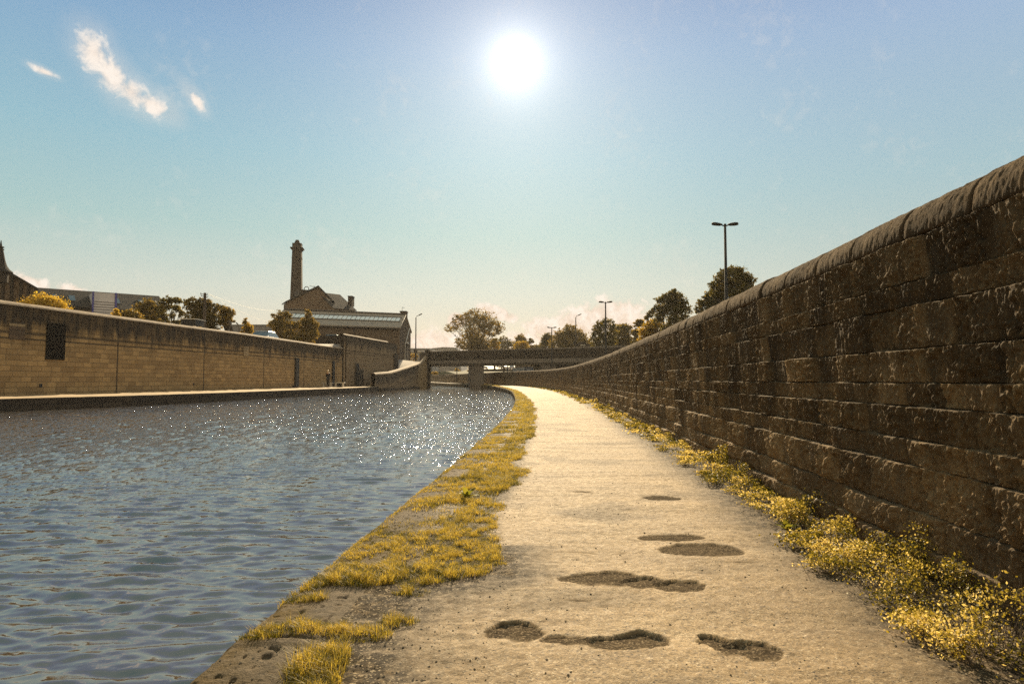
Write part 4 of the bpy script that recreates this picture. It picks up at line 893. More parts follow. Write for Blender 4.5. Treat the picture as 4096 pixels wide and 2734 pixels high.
# ------------------------------------------------------------------ cars
def make_car(root, body_m):
    L, Wd = 4.2, 1.74; l0 = loc_of(root)
    def sec(pr, m, nm, par=None, wy=1.0, inset=0.0):
        n = len(pr); b = [(x, -Wd/2*wy+inset*(z > .95)*.0, z) for x, z in pr]; t = [(x, Wd/2*wy, z) for x, z in pr]
        return MB().hex([Vector(p)+l0 for p in b], [Vector(p)+l0 for p in t]).build(nm, m, par or root, bevel=.05)
    body = sec([(-2.08, .32), (-2.1, .62), (-2.0, .88), (-1.1, .95), (1.5, .95), (2.02, .9), (2.1, .6), (2.06, .3)][::-1], body_m, 'body')
    MB().hex([Vector(p)+l0 for p in ((-1.3, -.8, .951), (1.75, -.8, .951), (1.75, .8, .951), (-1.3, .8, .951))], [Vector(p)+l0 for p in ((-.5, -.62, 1.40), (1.2, -.62, 1.42), (1.2, .62, 1.42), (-.5, .62, 1.40))]).build('window_band', M['glass'], root)
    MB().hex([Vector(p)+l0 for p in ((-.55, -.63, 1.402), (1.25, -.63, 1.422), (1.25, .63, 1.422), (-.55, .63, 1.402))], [Vector(p)+l0 for p in ((-.45, -.56, 1.46), (1.1, -.56, 1.47), (1.1, .56, 1.47), (-.45, .56, 1.46))]).build('roof', body_m, root)
    for x in (-1.3, 1.3):
        for y in (-.8, .8): MB().tube([Vector((x, y-.1, .32))+l0, Vector((x, y+.1, .32))+l0], .32, 16).build('wheel', M['black'], root)
    for y in (-.6, .6): MB().box(l0.x-2.14, l0.y+y-.16, l0.z+.62, l0.x-2.06, l0.y+y+.16, l0.z+.78).build('headlight', M['pane'], root)
carA = thing('parked_car', (0, 0, 0), '', 'car'); make_car(carA, simple('silver_car_paint', (.45, .44, .43), (.42, .41, .4), 1, .25, .02, .001, 5, .8))
carB = thing('parked_car', (0, 0, 0), '', 'car'); make_car(carB, simple('dark_car_paint', (.04, .045, .055), (.035, .04, .05), 1, .22, .02, .001, 5, .8))
def zcp(Y): return 3.57+(Y-178)*(7.5-3.57)/97
cars = [(2036, 181.5, None, 'A', 70, 'nearest silver car at the right end of the car park row, beside the container'), (2023, 187, None, 'B', 72, 'dark car second from the right in the car park row under the bridge'),
        (2012, 196, None, 'A', 74, 'silver car in the middle of the row under the bridge, behind the dark one'), (2003, 207, None, 'B', 76, 'dark car fourth from the right in the car park row'),
        (1994, 219, None, 'A', 78, 'pale car second from the far end of the car park row'), (1986, 232, None, 'B', 80, 'farthest dark car at the top of the car park row'),
        (1936, 184, None, 'A', 95, 'pale car parked alone against the right side of the bridge pier'), (1872, 262, None, 'B', 100, 'dark car at the top of the green bank, left of the pier'),
        (1052, 62, 3.98, 'A', 90, 'car with pale roof just showing over the sandstone wall left of the workshop tree'), (1327, 82, 5.0, 'B', 95, 'car whose roof edge shows over the tall wall below the workshop')]
usedc = set()
for u, Yd, z, k, rz, lab in cars:
    src = carA if k == 'A' else carB
    o = src if k not in usedc else copy_tree(src); usedc.add(k)
    o.location = (at(u, HOR, Yd).x, Yd, zcp(Yd)+.01 if z is None else z-.02); o.rotation_euler = (math.radians(2 if z is None else 0), 0, math.radians(rz)); o['label'] = lab; o['group'] = 'parked cars beyond the walls'

# ------------------------------------------------------------------ street lamps
def make_double(root, H, span):
    l = loc_of(root); MB().tube([l, l+Vector((0, 0, 1.4)), l+Vector((0, 0, 1.45)), l+Vector((0, 0, H))], [.11, .11, .085, .06], 12).build('pole', M['steel'], root, True)
    MB().tube([l+Vector((0, 0, H-.02)), l+Vector((0, 0, H+.06))], [.075, .05], 10).build('pole_cap', M['steel'], root)
    for s in (-1, 1):
        MB().tube([l+Vector((s*.05, 0, H-.04)), l+Vector((s*.16, 0, H))], .03, 8).build('arm', M['steel'], root)
        hb = []; ht = []
        for x, w, zb, zt in ((.13, .05, -.03, .04), (.25, .11, -.065, .085), (.45, .13, -.055, .125), (.58, .10, -.03, .12), (.62, .04, -.005, .08)):
            x *= span/1.24; hb.append((x, w, zb+.02, zt+.02))
        vs = []; n = 8
        for x, w, zb, zt in hb:
            for k in range(n):
                a = 2*math.pi*k/n; vs.append(l+Vector((s*x, w*math.cos(a), H+(zb+zt)/2+(zt-zb)/2*math.sin(a)+.0)))
        fs = [(i*n+k, i*n+(k+1) % n, (i+1)*n+(k+1) % n, (i+1)*n+k) for i in range(4) for k in range(n)]+[tuple(range(n)), tuple(range(4*n, 5*n))]
        MB().add(vs, fs).build('lamp_head', M['steel'], root, True)
L0 = [(2900, 898, 33, 'tallest double-headed street lamp, nearest, rising above the path wall'), (2422, 1207, 65, 'second double-headed street lamp, over the far end of the path wall'),
      (2207, 1308, 95, 'third double-headed street lamp, standing in front of the bridge'), (2031, 1356, 124, 'fourth small double-headed lamp behind the bridge, right of the big tree'),
      (1828, 1381, 147, 'farthest double-headed lamp behind the bridge, left of the big tree')]
H0 = 7.4+1-.8+.02
lamp = thing('street_lamp', (0, 0, 0), '', 'street lamp'); make_double(lamp, H0, 1.3)
for i, (u, v, Yd, lab) in enumerate(L0):
    o = lamp if i == 0 else copy_tree(lamp); p = at(u, v+2, Yd)
    o.location = (p.x, Yd, p.z-H0); o['label'] = lab; o['group'] = 'double-headed street lamps'
def single(u, v, Yd, zb, lab, rz):
    p = at(u, v, Yd); r = thing('street_lamp', (p.x, Yd, zb), lab, 'street lamp', 'single-arm street lamps'); l = r.location.copy(); H = p.z-zb
    MB().tube([l, l+Vector((0, 0, 1.8)), l+Vector((0, 0, 1.85)), l+Vector((0, 0, H-.3))], [.17, .16, .11, .08], 10).build('pole', M['steel'], r, True)
    MB().tube([l+Vector((0, 0, H-.35)), l+Vector((.12, 0, H-.1)), l+Vector((.45, 0, H+.08))], .05, 8).build('arm', M['steel'], r)
    MB().ell(l+Vector((.75, 0, H+.2)), (.42, .16, .1), 12, 6, Matrix.Rotation(-.45, 3, 'Y')).build('lamp_head', M['steel'], r, True)
    return r
r = single(1664, 1262, 118, 4.0, 'tall single-arm street lamp between the workshop and the bridge', 0)
MB().box(r.location.x-.3, 117.7, zat(1410, 118), r.location.x+.3, 117.85, zat(1397, 118)).build('sign_plate', M['steel'], r)
single(2303, 1262, 128, 4.0, 'single-arm street lamp behind the bridge over the rounded tree', 0)

# ------------------------------------------------------------------ pole with wires, cabin, posts
def build_street_bits():
    Yp = 58; p = at(820, 1171, Yp); t = thing('telegraph_pole', (p.x, Yp, 4), 'dark timber telegraph pole rising out of the bushes behind the sandstone wall', 'pole')
    MB().tube([(p.x, Yp, 3.9), (p.x, Yp, p.z)], [.15, .11], 10).build('pole', M['wood'], t)
    for dx, dz in ((-.32, -.15), (.28, -.2), (-.28, -.32), (.3, -.42)): MB().tube([(p.x, Yp-.1, p.z+dz), (p.x+dx, Yp-.1, p.z+dz+.05), (p.x+dx, Yp-.1, p.z+dz+.16)], .03, 6).build('insulator', M['steel'], t)
    for (u, v, Y2, sag, l) in ((1097, 1242, 94.5, .35, 'upper overhead wire from the telegraph pole to the workshop ridge'), (1078, 1288, 92.5, .3, 'lower overhead wire from the telegraph pole to the workshop eaves')):
        a = Vector((p.x+.3, Yp, p.z-.1)); b = at(u, v, Y2); pts = [a.lerp(b, k/14)-Vector((0, 0, sag*4*(k/14)*(1-k/14))) for k in range(15)]
        tag(MB().tube(pts, .011, 5).build('overhead_wire', M['black']), l, 'wire', 'overhead wires')
    c = thing('site_cabin', (at(746, HOR, 55).x, 55, 3.9), 'small black cabin with a pale roof edge behind the sandstone wall', 'cabin')
    a, b = at(716, HOR, 55), at(776, HOR, 55); zt = zat(1277, 55)
    MB().box(a.x, 55, 3.9, b.x, 56.6, zt).build('wall', M['black'], c); MB().box(a.x-.06, 54.9, zt+.003, b.x+.06, 56.7, zt+.07).build('roof', M['slab'], c)
    for k in range(3): x = a.x+.2+.42*k; MB().box(x, 54.95, 3.95, x+.05, 54.99, zt-.05).build('rib', M['steel'], c)
    x = at(772, HOR, 54.6).x; tag(MB().box(x-.1, 54.6, 4.3, x+.12, 54.64, zat(1302, 54.6)).build('notice_board', M['slab']), 'small pale notice beside the black cabin', 'sign')
    a, b = at(779, HOR, 54), at(800, HOR, 54); s_ = thing('yellow_sign', (a.x, 54, 4.3), 'small yellow sign with a dark diagonal showing over the sandstone wall', 'sign')
    MB().box(a.x, 54, 4.2, b.x, 54.05, zat(1306, 54)).build('board', M['yellow'], s_)
    MB().hex([(a.x, 53.97, zat(1300, 54)), (a.x+.06, 53.97, zat(1300, 54)), (a.x+.32, 53.97, 4.5), (a.x+.24, 53.97, 4.5)], [(a.x, 53.99, zat(1298, 54)), (a.x+.06, 53.99, zat(1298, 54)), (a.x+.32, 53.99, 4.52), (a.x+.24, 53.99, 4.52)]).build('brace', M['black'], s_)
    q = at(917, 1280, 60); b = at(925, 1332, 60); tag(MB().tube([(b.x, 60, 4), (b.x-.02, 60, b.z+.3), (q.x+.05, 60, q.z-.3), (q.x-.08, 60, q.z)], [.16, .15, .14, .12], 8).build('leaning_post', M['wood']), 'thick dark leaning post behind the sandstone wall', 'post')
    q = at(945, 1290, 60); b = at(956, 1333, 60); tag(MB().tube([(b.x, 60, 4), (b.x, 60, zat(1302, 60)), (q.x, 60, q.z)], .06, 8).build('fence_post', M['concrete']), 'thin concrete fence post with a cranked top behind the sandstone wall', 'post')
    g = thing('grey_shed', (at(1020, HOR, 84).x, 84, 4), 'low grey shed with a flat pale roof left of the long workshop', 'building')
    a, b = at(905, HOR, 84), at(1074, HOR, 84); zt = zat(1301, 84); MB().box(a.x, 84, 4, b.x, 90, zt).build('wall', M['sheet'], g); MB().box(a.x-.1, 83.9, zt+.003, b.x+.1, 90.1, zt+.12).build('roof', M['metal_roof'], g)
build_street_bits()

# ------------------------------------------------------------------ benches and the person
def build_people():
    Yb = 71.5
    for i, (u0, u1, lab) in enumerate(((1285, 1331, 'stone bench with a dark end block, just behind the standing person'), (1337, 1378, 'stone bench with two pale legs, right of the standing person'))):
        a, b = at(u0, HOR, Yb), at(u1, HOR, Yb); r = thing('stone_bench', ((a.x+b.x)/2, Yb, .25), lab, 'bench', 'stone benches on the quay')
        zt = zat(1529, Yb); MB().box(a.x, Yb-.02, zt-.07, b.x, Yb+.42, zt).build('seat', M['slab'], r, bevel=.015)
        for k, x in enumerate((a.x+.15, b.x-.2)):
            MB().box(x-.07, Yb+.03, .22, x+.07, Yb+.38, zt-.072).build('leg', M['slab'], r)
        if i == 0: MB().box(a.x-.35, Yb-.06, .22, a.x+.12, Yb+.4, zt+.02).build('end_block', M['black'], r)
        else: MB().box(a.x+.1, Yb+.43, .24, b.x-.3, Yb+.47, zt-.02).build('back_slab', M['black'], r)
    # person, seen from behind, in a dark coat with fair hair, hands held in front
    p = at(1312, HOR, 66.5); base = Vector((p.x, 66.5, .25)); H = 1.74
    per = thing('person', tuple(base), 'person with fair hair in a dark coat standing on the far quay', 'person')
    def skin(name, verts, edges, m, parent, sub=2, root=0):
        me = bpy.data.meshes.new(name); me.from_pydata([v[0] for v in verts], edges, []); me.materials.append(m)
        o = link(bpy.data.objects.new(name, me), parent); sk = o.modifiers.new('skin', 'SKIN'); sk.use_smooth_shade = True
        for i, v in enumerate(verts): me.skin_vertices[0].data[i].radius = (v[1], v[1] if len(v) < 3 else v[2]); me.skin_vertices[0].data[i].use_root = (i == root)
        s_ = o.modifiers.new('sub', 'SUBSURF'); s_.levels = s_.render_levels = sub; return o
    skinm = simple('skin', (.45, .27, .18), (.4, .24, .16), 5, .5); coat = simple('dark_coat', (.018, .02, .026), (.03, .03, .036), 6, .85, .5, .02, 20)
    trou = simple('black_trousers', (.014, .013, .014), (.02, .02, .02), 6, .85); hair = simple('fair_hair', (.62, .46, .27), (.45, .31, .16), 14, .5, .6, .01, 60, stretch=(1, 1, .2))
    V = [((0, 0, .93), .13, .10), ((0, 0, 1.15), .12, .09), ((0, 0, 1.36), .14, .09), ((0, .01, 1.47), .055, .055), ((0, -.01, 1.56), .07, .085), ((0, -.005, 1.66), .075, .09), ((0, 0, 1.735), .045, .05)]
    E_ = [(0, 1), (1, 2), (2, 3), (3, 4), (4, 5), (5, 6)]
    for s in (-1, 1):
        k = len(V); V += [((s*.17, 0, 1.39), .055), ((s*.225, -.03, 1.13), .045), ((s*.14, .22 if s > 0 else .18, 1.04), .032), ((s*.10, .27 if s > 0 else .23, 1.05), .028, .018)]
        E_ += [(2, k), (k, k+1), (k+1, k+2), (k+2, k+3)]
        for f in range(5):                                    # fingers, curled; the thumb from the palm's side
            w = len(V); o_ = -.03+.015*f; ln = (.045, .06, .065, .06, .05)[f]
            y0 = .29 if s > 0 else .25
            V += [((s*(.095), y0-.01, 1.05+o_), .009), ((s*(.095-ln*.6), y0+.015, 1.05+o_*1.1), .008), ((s*(.095-ln), y0, 1.045+o_*1.1), .007)]; E_ += [(k+3, w), (w, w+1), (w+1, w+2)]
        k = len(V); V += [((s*.09, 0, .86), .085), ((s*.095, .02, .50), .058), ((s*.09, -.01, .10), .04), ((s*.10, .05, .035), .035, .028), ((s*.105, .15, .025), .03, .02)]
        E_ += [(0, k), (k, k+1), (k+1, k+2), (k+2, k+3), (k+3, k+4)]
    skin('body', V, E_, skinm, per)
    V = [((0, 0, 1.40), .17, .115), ((0, 0, 1.15), .145, .12), ((0, 0, .92), .18, .14), ((0, 0, .78), .20, .15)]; E_ = [(0, 1), (1, 2), (2, 3)]
    for s in (-1, 1):
        k = len(V); V += [((s*.19, 0, 1.38), .075), ((s*.245, -.03, 1.13), .065), ((s*.15, .20 if s > 0 else .16, 1.04), .05)]; E_ += [(0, k), (k, k+1), (k+1, k+2)]
    skin('coat', V, E_, coat, per)
    V = [((0, 0, .90), .15, .11)]; E_ = []
    for s in (-1, 1):
        k = len(V); V += [((s*.09, 0, .82), .10), ((s*.095, .02, .50), .075), ((s*.09, -.01, .10), .058)]; E_ += [(0, k), (k, k+1), (k+1, k+2)]
    skin('trousers', V, E_, trou, per)
    V = [((0, -.015, 1.73), .075, .085), ((0, -.03, 1.66), .105, .115), ((0, -.05, 1.56), .12, .10), ((0, -.075, 1.46), .10, .06), ((0, -.085, 1.38), .07, .03)]
    skin('hair', V, [(0, 1), (1, 2), (2, 3), (3, 4)], hair, per)
    for s in (-1, 1): MB().ell(base+Vector((s*.10, .06, .035)), (.045, .13, .035), 10, 6).build('shoe', M['black'], per, True)
    f = MB(); l = base+Vector((0, .08, 1.62))
    for s in (-1, 1): f.ell(l+Vector((s*.032, .012, .02)), (.014, .008, .009), 8, 5)
    f.ell(l+Vector((0, .03, -.01)), (.014, .018, .024), 8, 5); f.ell(l+Vector((0, .014, -.045)), (.028, .008, .007), 8, 5); f.build('face', skinm, per, True)
    per.rotation_euler = (0, 0, math.radians(-28))
build_people()

# ------------------------------------------------------------------ vegetation
def cards(C, size, rs, asp=.55, up=0.0):
    """one leaf quad (rhombus, slightly folded by its random facing) at each centre"""
    n = len(C); a = rs.normal(size=(n, 3)); a[:, 2] += up; a /= np.linalg.norm(a, axis=1)[:, None]
    b = np.cross(a, rs.normal(size=(n, 3))); b /= np.linalg.norm(b, axis=1)[:, None]
    s = np.asarray(size).reshape(-1, 1)*np.ones((n, 1)); L = a*s*.5; W = b*s*.5*asp
    V = np.stack([C-L, C+W-L*.1, C+L, C-W-L*.1], 1).reshape(-1, 3)
    return V, np.arange(4*n).reshape(n, 4)
def leaves(name, C, size, tone, m, parent, rs, asp=.55, up=0.0):
    V, F = cards(C, size, rs, asp, up); return mesh_np(name, V, F, m, parent, False, {'tone': np.repeat(np.clip(tone, 0, 1), 4)})
def tree(name, label, lumps, base, m, n, lsize, seed, cat='tree', group=None, trunk=.25, warm=0.0, hole_=.35, stems=1, twig=True, m2=None):
    """lumps: (x, y, z, r, squash). Limbs run from the stem out to every lump; leaf clusters sit on the limbs' ends"""
    rs = np.random.RandomState(seed); root = thing(name, tuple(base), label, cat, group)
    lum = np.array([l[:4] for l in lumps], float); lum[:, 3] *= 1.14; n = int(n*1.75); vol = lum[:, 3]**2.2; vol /= vol.sum()
    CC = []; TT = []
    for (x, y, z, r), w in zip(lum, vol):
        k = max(20, int(n*w)); ncl = max(8, int(k/15)); d = rs.normal(size=(ncl, 3)); d /= np.linalg.norm(d, axis=1)[:, None]
        rad = r*(hole_+(1.04-hole_)*rs.rand(ncl)**.55)*np.where(rs.rand(ncl) < .14, 1.3, 1); cl = np.array([x, y, z])+d*rad[:, None]*np.array([1, 1, .85])
        cs = r*(.11+.16*rs.rand(ncl)); per = max(3, k//ncl); ct = rs.rand(ncl)
        p = np.repeat(cl, per, 0)+rs.normal(size=(ncl*per, 3))*np.repeat(cs, per)[:, None]*np.array([1, 1, .7])
        CC.append(p); TT.append(np.repeat(ct, per)*.6+rs.rand(ncl*per)*.4+warm)
    C = np.concatenate(CC); T = np.concatenate(TT)
    leaves('crown', C, lsize*(.6+.8*rs.rand(len(C))), T, m, root, rs)
    mb = MB(); b0 = Vector(base); top = Vector((float(lum[:, 0].mean()), float(lum[:, 1].mean()), float(lum[:, 2].mean())))
    fork = b0.lerp(top, .45); st = []
    for k in range(stems):
        o = Vector((random.uniform(-1, 1), random.uniform(-1, 1), 0))*trunk*2.2*(k > 0)
        mb.tube([b0+o, b0.lerp(fork, .5)+o*1.3+Vector((random.uniform(-.1, .1), 0, 0)), fork+o], [trunk, trunk*.8, trunk*.62], 8); st.append(fork+o)
    for (x, y, z, r) in lum:
        s0 = random.choice(st); e = Vector((x, y, z)); mid = s0.lerp(e, .5)+Vector((random.uniform(-.2, .2), random.uniform(-.2, .2), .12))*r
        mb.tube([s0, mid, e], [trunk*.34, trunk*.2, trunk*.07], 6)
        if twig:
            for j in range(7):
                d = Vector(rs.normal(size=3)).normalized()*r*.9; d.z = abs(d.z)*.8; q = mid.lerp(e, .3+.7*random.random()); mb.tube([q, q+d*.5+Vector((0, 0, .05)), q+d], [trunk*.12, trunk*.07, trunk*.02], 4, False)
    mb.build('trunk', M['bark'], root, True)
    return root
def lumps_px(L, Y, jit=.12, seed=1):
    """lump list given as (u, v, radius in px) at distance Y"""
    rs = random.Random(seed); k = Y/FPX; out = []
    for u, v, r in L: p = at(u, v, Y); out.append((p.x, Y+rs.uniform(-.6, .6)*r*k, p.z, r*k))
    return out
def bushy(u0, u1, v0, v1, n=7, seed=1):
    """fill a picture-size box with a rounded group of lumps"""
    rs = random.Random(seed); out = []; w, h = (u1-u0)/2, (v1-v0)
    for k in range(n):
        a = math.pi*(k+.5)/n; r = min(w, h)*rs.uniform(.34, .46); out.append(((u0+u1)/2-math.cos(a)*(w-r), v1-r*.4-math.sin(a)*(h-r*1.35)*rs.uniform(.85, 1.0), r))
    for k in range(max(2, n//2)): r = min(w, h)*rs.uniform(.35, .5); out.append((rs.uniform(u0+w*.5, u1-w*.5), rs.uniform(v0+h*.45, v1-h*.1), r))
    return out
def T(name, label, L, Y, vb, m, n, ls, seed, u=None, **kw):
    lp = lumps_px(L, Y, seed=seed); uc = u or sum(l[0] for l in L)/len(L); b = at(uc, vb, Y); gz = 4.0 if b.x < -10 else max(.8, 3.0 if Y > 140 else .8)
    return tree(name, label, lp, (b.x, Y, min(gz, b.z)), m, n, ls, seed, **kw)
def plant_trees():
    g = M['leaf_gold']; br = M['leaf_brown']; dk = M['leaf_dark']
    T('willow_tree', 'large spreading autumn tree with two trunks behind the middle of the bridge', [(1890, 1262, 26), (1925, 1266, 28), (1858, 1282, 26), (1955, 1285, 28), (1834, 1268, 16), (1816, 1284, 13), (1812, 1306, 20), (1795, 1318, 13), (1985, 1304, 24), (1998, 1322, 15), (1900, 1300, 34), (1940, 1315, 26), (1868, 1330, 24), (1905, 1345, 34), (1935, 1365, 34), (1880, 1375, 34), (1838, 1362, 17), (1965, 1335, 16), (1910, 1392, 36), (1852, 1385, 20), (1950, 1390, 26)], 150, 1425, br, 8500, .34, 11, stems=2, trunk=.4, warm=.12, hole_=.3)
    T('golden_shrub', 'bright golden shrub at the foot of the big spreading tree', bushy(1958, 2000, 1350, 1400, 5, 2), 147, 1420, g, 1300, .3, 12, warm=.1)
    T('conifer_clump', 'dark narrow tree clump right of the big spreading tree', [(2000, 1365, 11), (2008, 1350, 8), (2018, 1368, 12), (2022, 1352, 7), (2035, 1380, 18), (2010, 1385, 16)], 165, 1415, dk, 1500, .3, 13, warm=.1)
    T('round_tree', 'mid brown tree with jagged top behind the bridge, left of the yellow one', bushy(2050, 2112, 1334, 1405, 7, 4), 175, 1420, br, 2400, .36, 14)
    T('yellow_tree', 'low rounded yellow tree just above the bridge parapet', bushy(2056, 2120, 1362, 1408, 6, 5), 160, 1420, g, 1900, .32, 15, warm=-.1)
    T('dark_tree', 'small dark tree right of the yellow one behind the bridge', bushy(2104, 2140, 1350, 1402, 5, 6), 180, 1420, dk, 1400, .34, 16, warm=.2)
    T('low_tree', 'low dark trees in the dip between two rounded trees', bushy(2130, 2185, 1372, 1408, 5, 7), 200, 1420, dk, 1300, .4, 17, warm=.2)
    T('open_tree', 'open-crowned dark tree beside the third street lamp', bushy(2158, 2224, 1327, 1400, 7, 8), 150, 1420, dk, 2300, .34, 18, warm=.1)
    T('dome_tree', 'big dense dome-shaped tree glowing at its left edge behind the bridge', [(2278, 1318, 22), (2255, 1335, 24), (2300, 1332, 26), (2238, 1355, 26), (2318, 1355, 26), (2275, 1355, 34), (2228, 1382, 24), (2330, 1385, 22), (2262, 1388, 34), (2300, 1388, 34)], 140, 1425, br, 6500, .34, 19, hole_=.55, warm=.05)
    T('hedge_tree', 'ragged low tree right of the dome-shaped tree', bushy(2338, 2382, 1352, 1412, 5, 9), 150, 1425, dk, 1300, .34, 20, warm=.15)
    T('leafy_tree', 'dark open tree crossed by the second street lamp', [(2420, 1292, 17), (2396, 1300, 15), (2445, 1298, 15), (2380, 1325, 17), (2412, 1325, 24), (2450, 1325, 20), (2374, 1352, 14), (2400, 1358, 24), (2440, 1360, 24), (2385, 1382, 18), (2425, 1392, 26)], 110, 1425, dk, 4200, .28, 21, warm=.05)
    T('tall_hedge', 'hazy brown tree above the end of the path wall', bushy(2440, 2540, 1282, 1420, 8, 10), 118, 1425, br, 4300, .34, 22, warm=.05)
    T('pointed_tree', 'brown tree with a pointed top left of the tallest open tree', bushy(2528, 2590, 1268, 1400, 7, 11), 100, 1425, br, 2800, .28, 23)
    T('gold_tree', 'loose golden tree leaning on the tall open tree beyond the path wall', bushy(2560, 2672, 1268, 1390, 8, 12), 80, 1425, g, 4200, .22, 24, warm=-.05)
    T('sycamore_tree', 'tall open-crowned tree beyond the path wall with light through its branches', [(2690, 1170, 15), (2668, 1185, 16), (2712, 1185, 18), (2640, 1200, 16), (2685, 1205, 24), (2728, 1208, 20), (2622, 1235, 15), (2660, 1235, 22), (2705, 1240, 24), (2745, 1240, 17), (2600, 1255, 14), (2640, 1268, 20), (2690, 1275, 22), (2735, 1272, 18), (2590, 1272, 10), (2670, 1310, 20), (2720, 1305, 16)], 72, 1400, dk, 7500, .19, 25, warm=.08, hole_=.25, trunk=.22)
    T('lower_tree', 'rounded brown-green tree at the left foot of the tree behind the tallest lamp', [(2850, 1175, 18), (2828, 1190, 17), (2872, 1185, 20), (2805, 1215, 16), (2845, 1215, 24), (2885, 1215, 22), (2790, 1238, 11), (2822, 1245, 18), (2862, 1250, 20)], 56, 1340, dk, 5200, .15, 26, warm=.15)
    T('round_crown_tree', 'dense round-topped tree behind the tallest street lamp', [(2935, 1082, 20), (2905, 1092, 18), (2965, 1088, 19), (2880, 1112, 18), (2925, 1115, 28), (2975, 1112, 24), (3005, 1118, 15), (2860, 1140, 17), (2900, 1150, 26), (2950, 1150, 28), (2995, 1145, 20), (2846, 1132, 8), (2920, 1185, 26), (2870, 1175, 20)], 54, 1300, dk, 9500, .14, 27, warm=.12, hole_=.5)
    for i, (u0, u1, v0, Yd) in enumerate(((1640, 1672, 1408, 128), (1726, 1752, 1484, 170), (1817, 1840, 1474, 172), (1868, 1884, 1479, 168))):
        T('small_shrub', ['pale bush behind the road railing left of the bridge', 'golden bush at the left end of the view under the bridge', 'small yellow bush on the green bank under the bridge', 'small pointed bush close to the left side of the bridge pier'][i], bushy(u0, u1, v0, v0+(30 if i == 0 else 12), 4, 30+i), Yd, v0+(34 if i == 0 else 16), g, 420, .25, 40+i, cat='shrub', warm=0, trunk=.06, twig=False)
    # shrubs and trees behind the sandstone wall
    T('golden_bush', 'round bright golden bush above the sandstone wall, farthest left', bushy(84, 262, 1176, 1262, 10, 51), 44, 1290, g, 5200, .13, 51, cat='shrub', warm=.15, hole_=.6, trunk=.08)
    T('golden_bush', 'small sliver of golden bush at the left edge of the sandstone wall', bushy(-60, 48, 1200, 1240, 6, 52), 42, 1270, g, 1500, .13, 52, cat='shrub', trunk=.06)
    T('yellow_sapling', 'narrow bright yellow bush just right of the white clad bay', bushy(450, 480, 1230, 1275, 4, 53), 52, 1320, g, 700, .13, 53, cat='shrub', warm=.3, trunk=.05)
    T('grey_bush', 'low dull gold bush right of the white clad bay', bushy(474, 566, 1234, 1300, 7, 54), 54, 1330, br, 2600, .15, 54, cat='shrub', warm=.25, trunk=.07)
    T('brown_tree', 'brown feathery tree covering the right end of the slate terrace', bushy(540, 640, 1192, 1310, 9, 55), 60, 1340, br, 4200, .17, 55, warm=.1)
    T('arching_tree', 'open arching tree with sky showing through left of the telegraph pole', [(650, 1205, 15), (680, 1200, 14), (712, 1202, 15), (745, 1208, 13), (640, 1235, 16), (672, 1228, 13), (710, 1232, 14), (650, 1265, 18), (690, 1262, 12), (730, 1255, 12), (660, 1292, 18), (705, 1290, 14)], 62, 1340, dk, 3300, .17, 56, warm=.15, hole_=.15, trunk=.14)
    T('dense_tree', 'dense olive tree around the telegraph pole', [(775, 1205, 14), (800, 1203, 12), (830, 1212, 17), (758, 1225, 16), (800, 1230, 26), (845, 1235, 20), (870, 1228, 12), (770, 1265, 26), (815, 1272, 30), (855, 1272, 22), (790, 1302, 26), (840, 1308, 26)], 61, 1345, br, 7000, .16, 57, warm=-.12, hole_=.5)
    T('grey_leaf_tree', 'pale feathery tree right of the telegraph pole', [(880, 1235, 14), (905, 1240, 16), (925, 1250, 12), (890, 1262, 18), (918, 1272, 15), (932, 1285, 8), (895, 1292, 16)], 63, 1345, br, 2600, .16, 58, warm=.2, hole_=.25)
    T('young_tree', 'small gold-leaved sapling between the fence post and the workshop', bushy(962, 1014, 1282, 1350, 6, 59)+[(985, 1278, 7), (978, 1290, 9)], 62, 1370, g, 1500, .15, 59, warm=-.15)
    T('workshop_tree', 'left one of two gold and brown trees in front of the long workshop', [(1130, 1262, 16), (1110, 1275, 15), (1095, 1262, 9), (1152, 1262, 13), (1100, 1300, 20), (1135, 1298, 24), (1165, 1300, 18), (1092, 1335, 18), (1125, 1338, 26), (1160, 1340, 22), (1185, 1360, 16)], 74, 1385, br, 5200, .18, 60, warm=.1, hole_=.4, trunk=.12)
    T('workshop_tree', 'right one of two trees before the workshop, with a pointed top', [(1230, 1242, 8), (1234, 1258, 12), (1225, 1278, 15), (1248, 1282, 14), (1205, 1300, 16), (1240, 1305, 20), (1262, 1300, 12), (1215, 1330, 20), (1250, 1335, 20), (1210, 1358, 16), (1240, 1362, 16)], 75, 1390, br, 4300, .18, 61, warm=.15, hole_=.4, trunk=.12)
    T('quay_bush', 'low bright yellow bush on the quay at the foot of the ramp wall', [(1490, 1540, 5), (1498, 1536, 6), (1507, 1538, 6), (1480, 1543, 3)], 82, 1546, g, 600, .14, 62, cat='shrub', warm=.4, trunk=.03, twig=False)
    # far wood that closes the horizon
    rs = np.random.RandomState(77); C = []; T_ = []
    for k in range(420):
        x = rs.uniform(-330, 420); y = rs.uniform(380, 430) if x < 40 or x > 140 else rs.uniform(300, 340); r = rs.uniform(3, 6.5); h = rs.uniform(5, 13) if x > 0 else rs.uniform(3, 6.5)
        m_ = 70; d = rs.normal(size=(m_, 3)); d /= np.linalg.norm(d, axis=1)[:, None]; C.append(np.array([x, y, h])+d*r*(.5+.5*rs.rand(m_, 1))); T_.append(np.full(m_, rs.rand())*.6+.4*rs.rand(m_))
    tag(leaves('distant_wood', np.concatenate(C), 1.1, np.concatenate(T_), M['leaf_brown'], None, rs, .8), kind='stuff')
plant_trees()

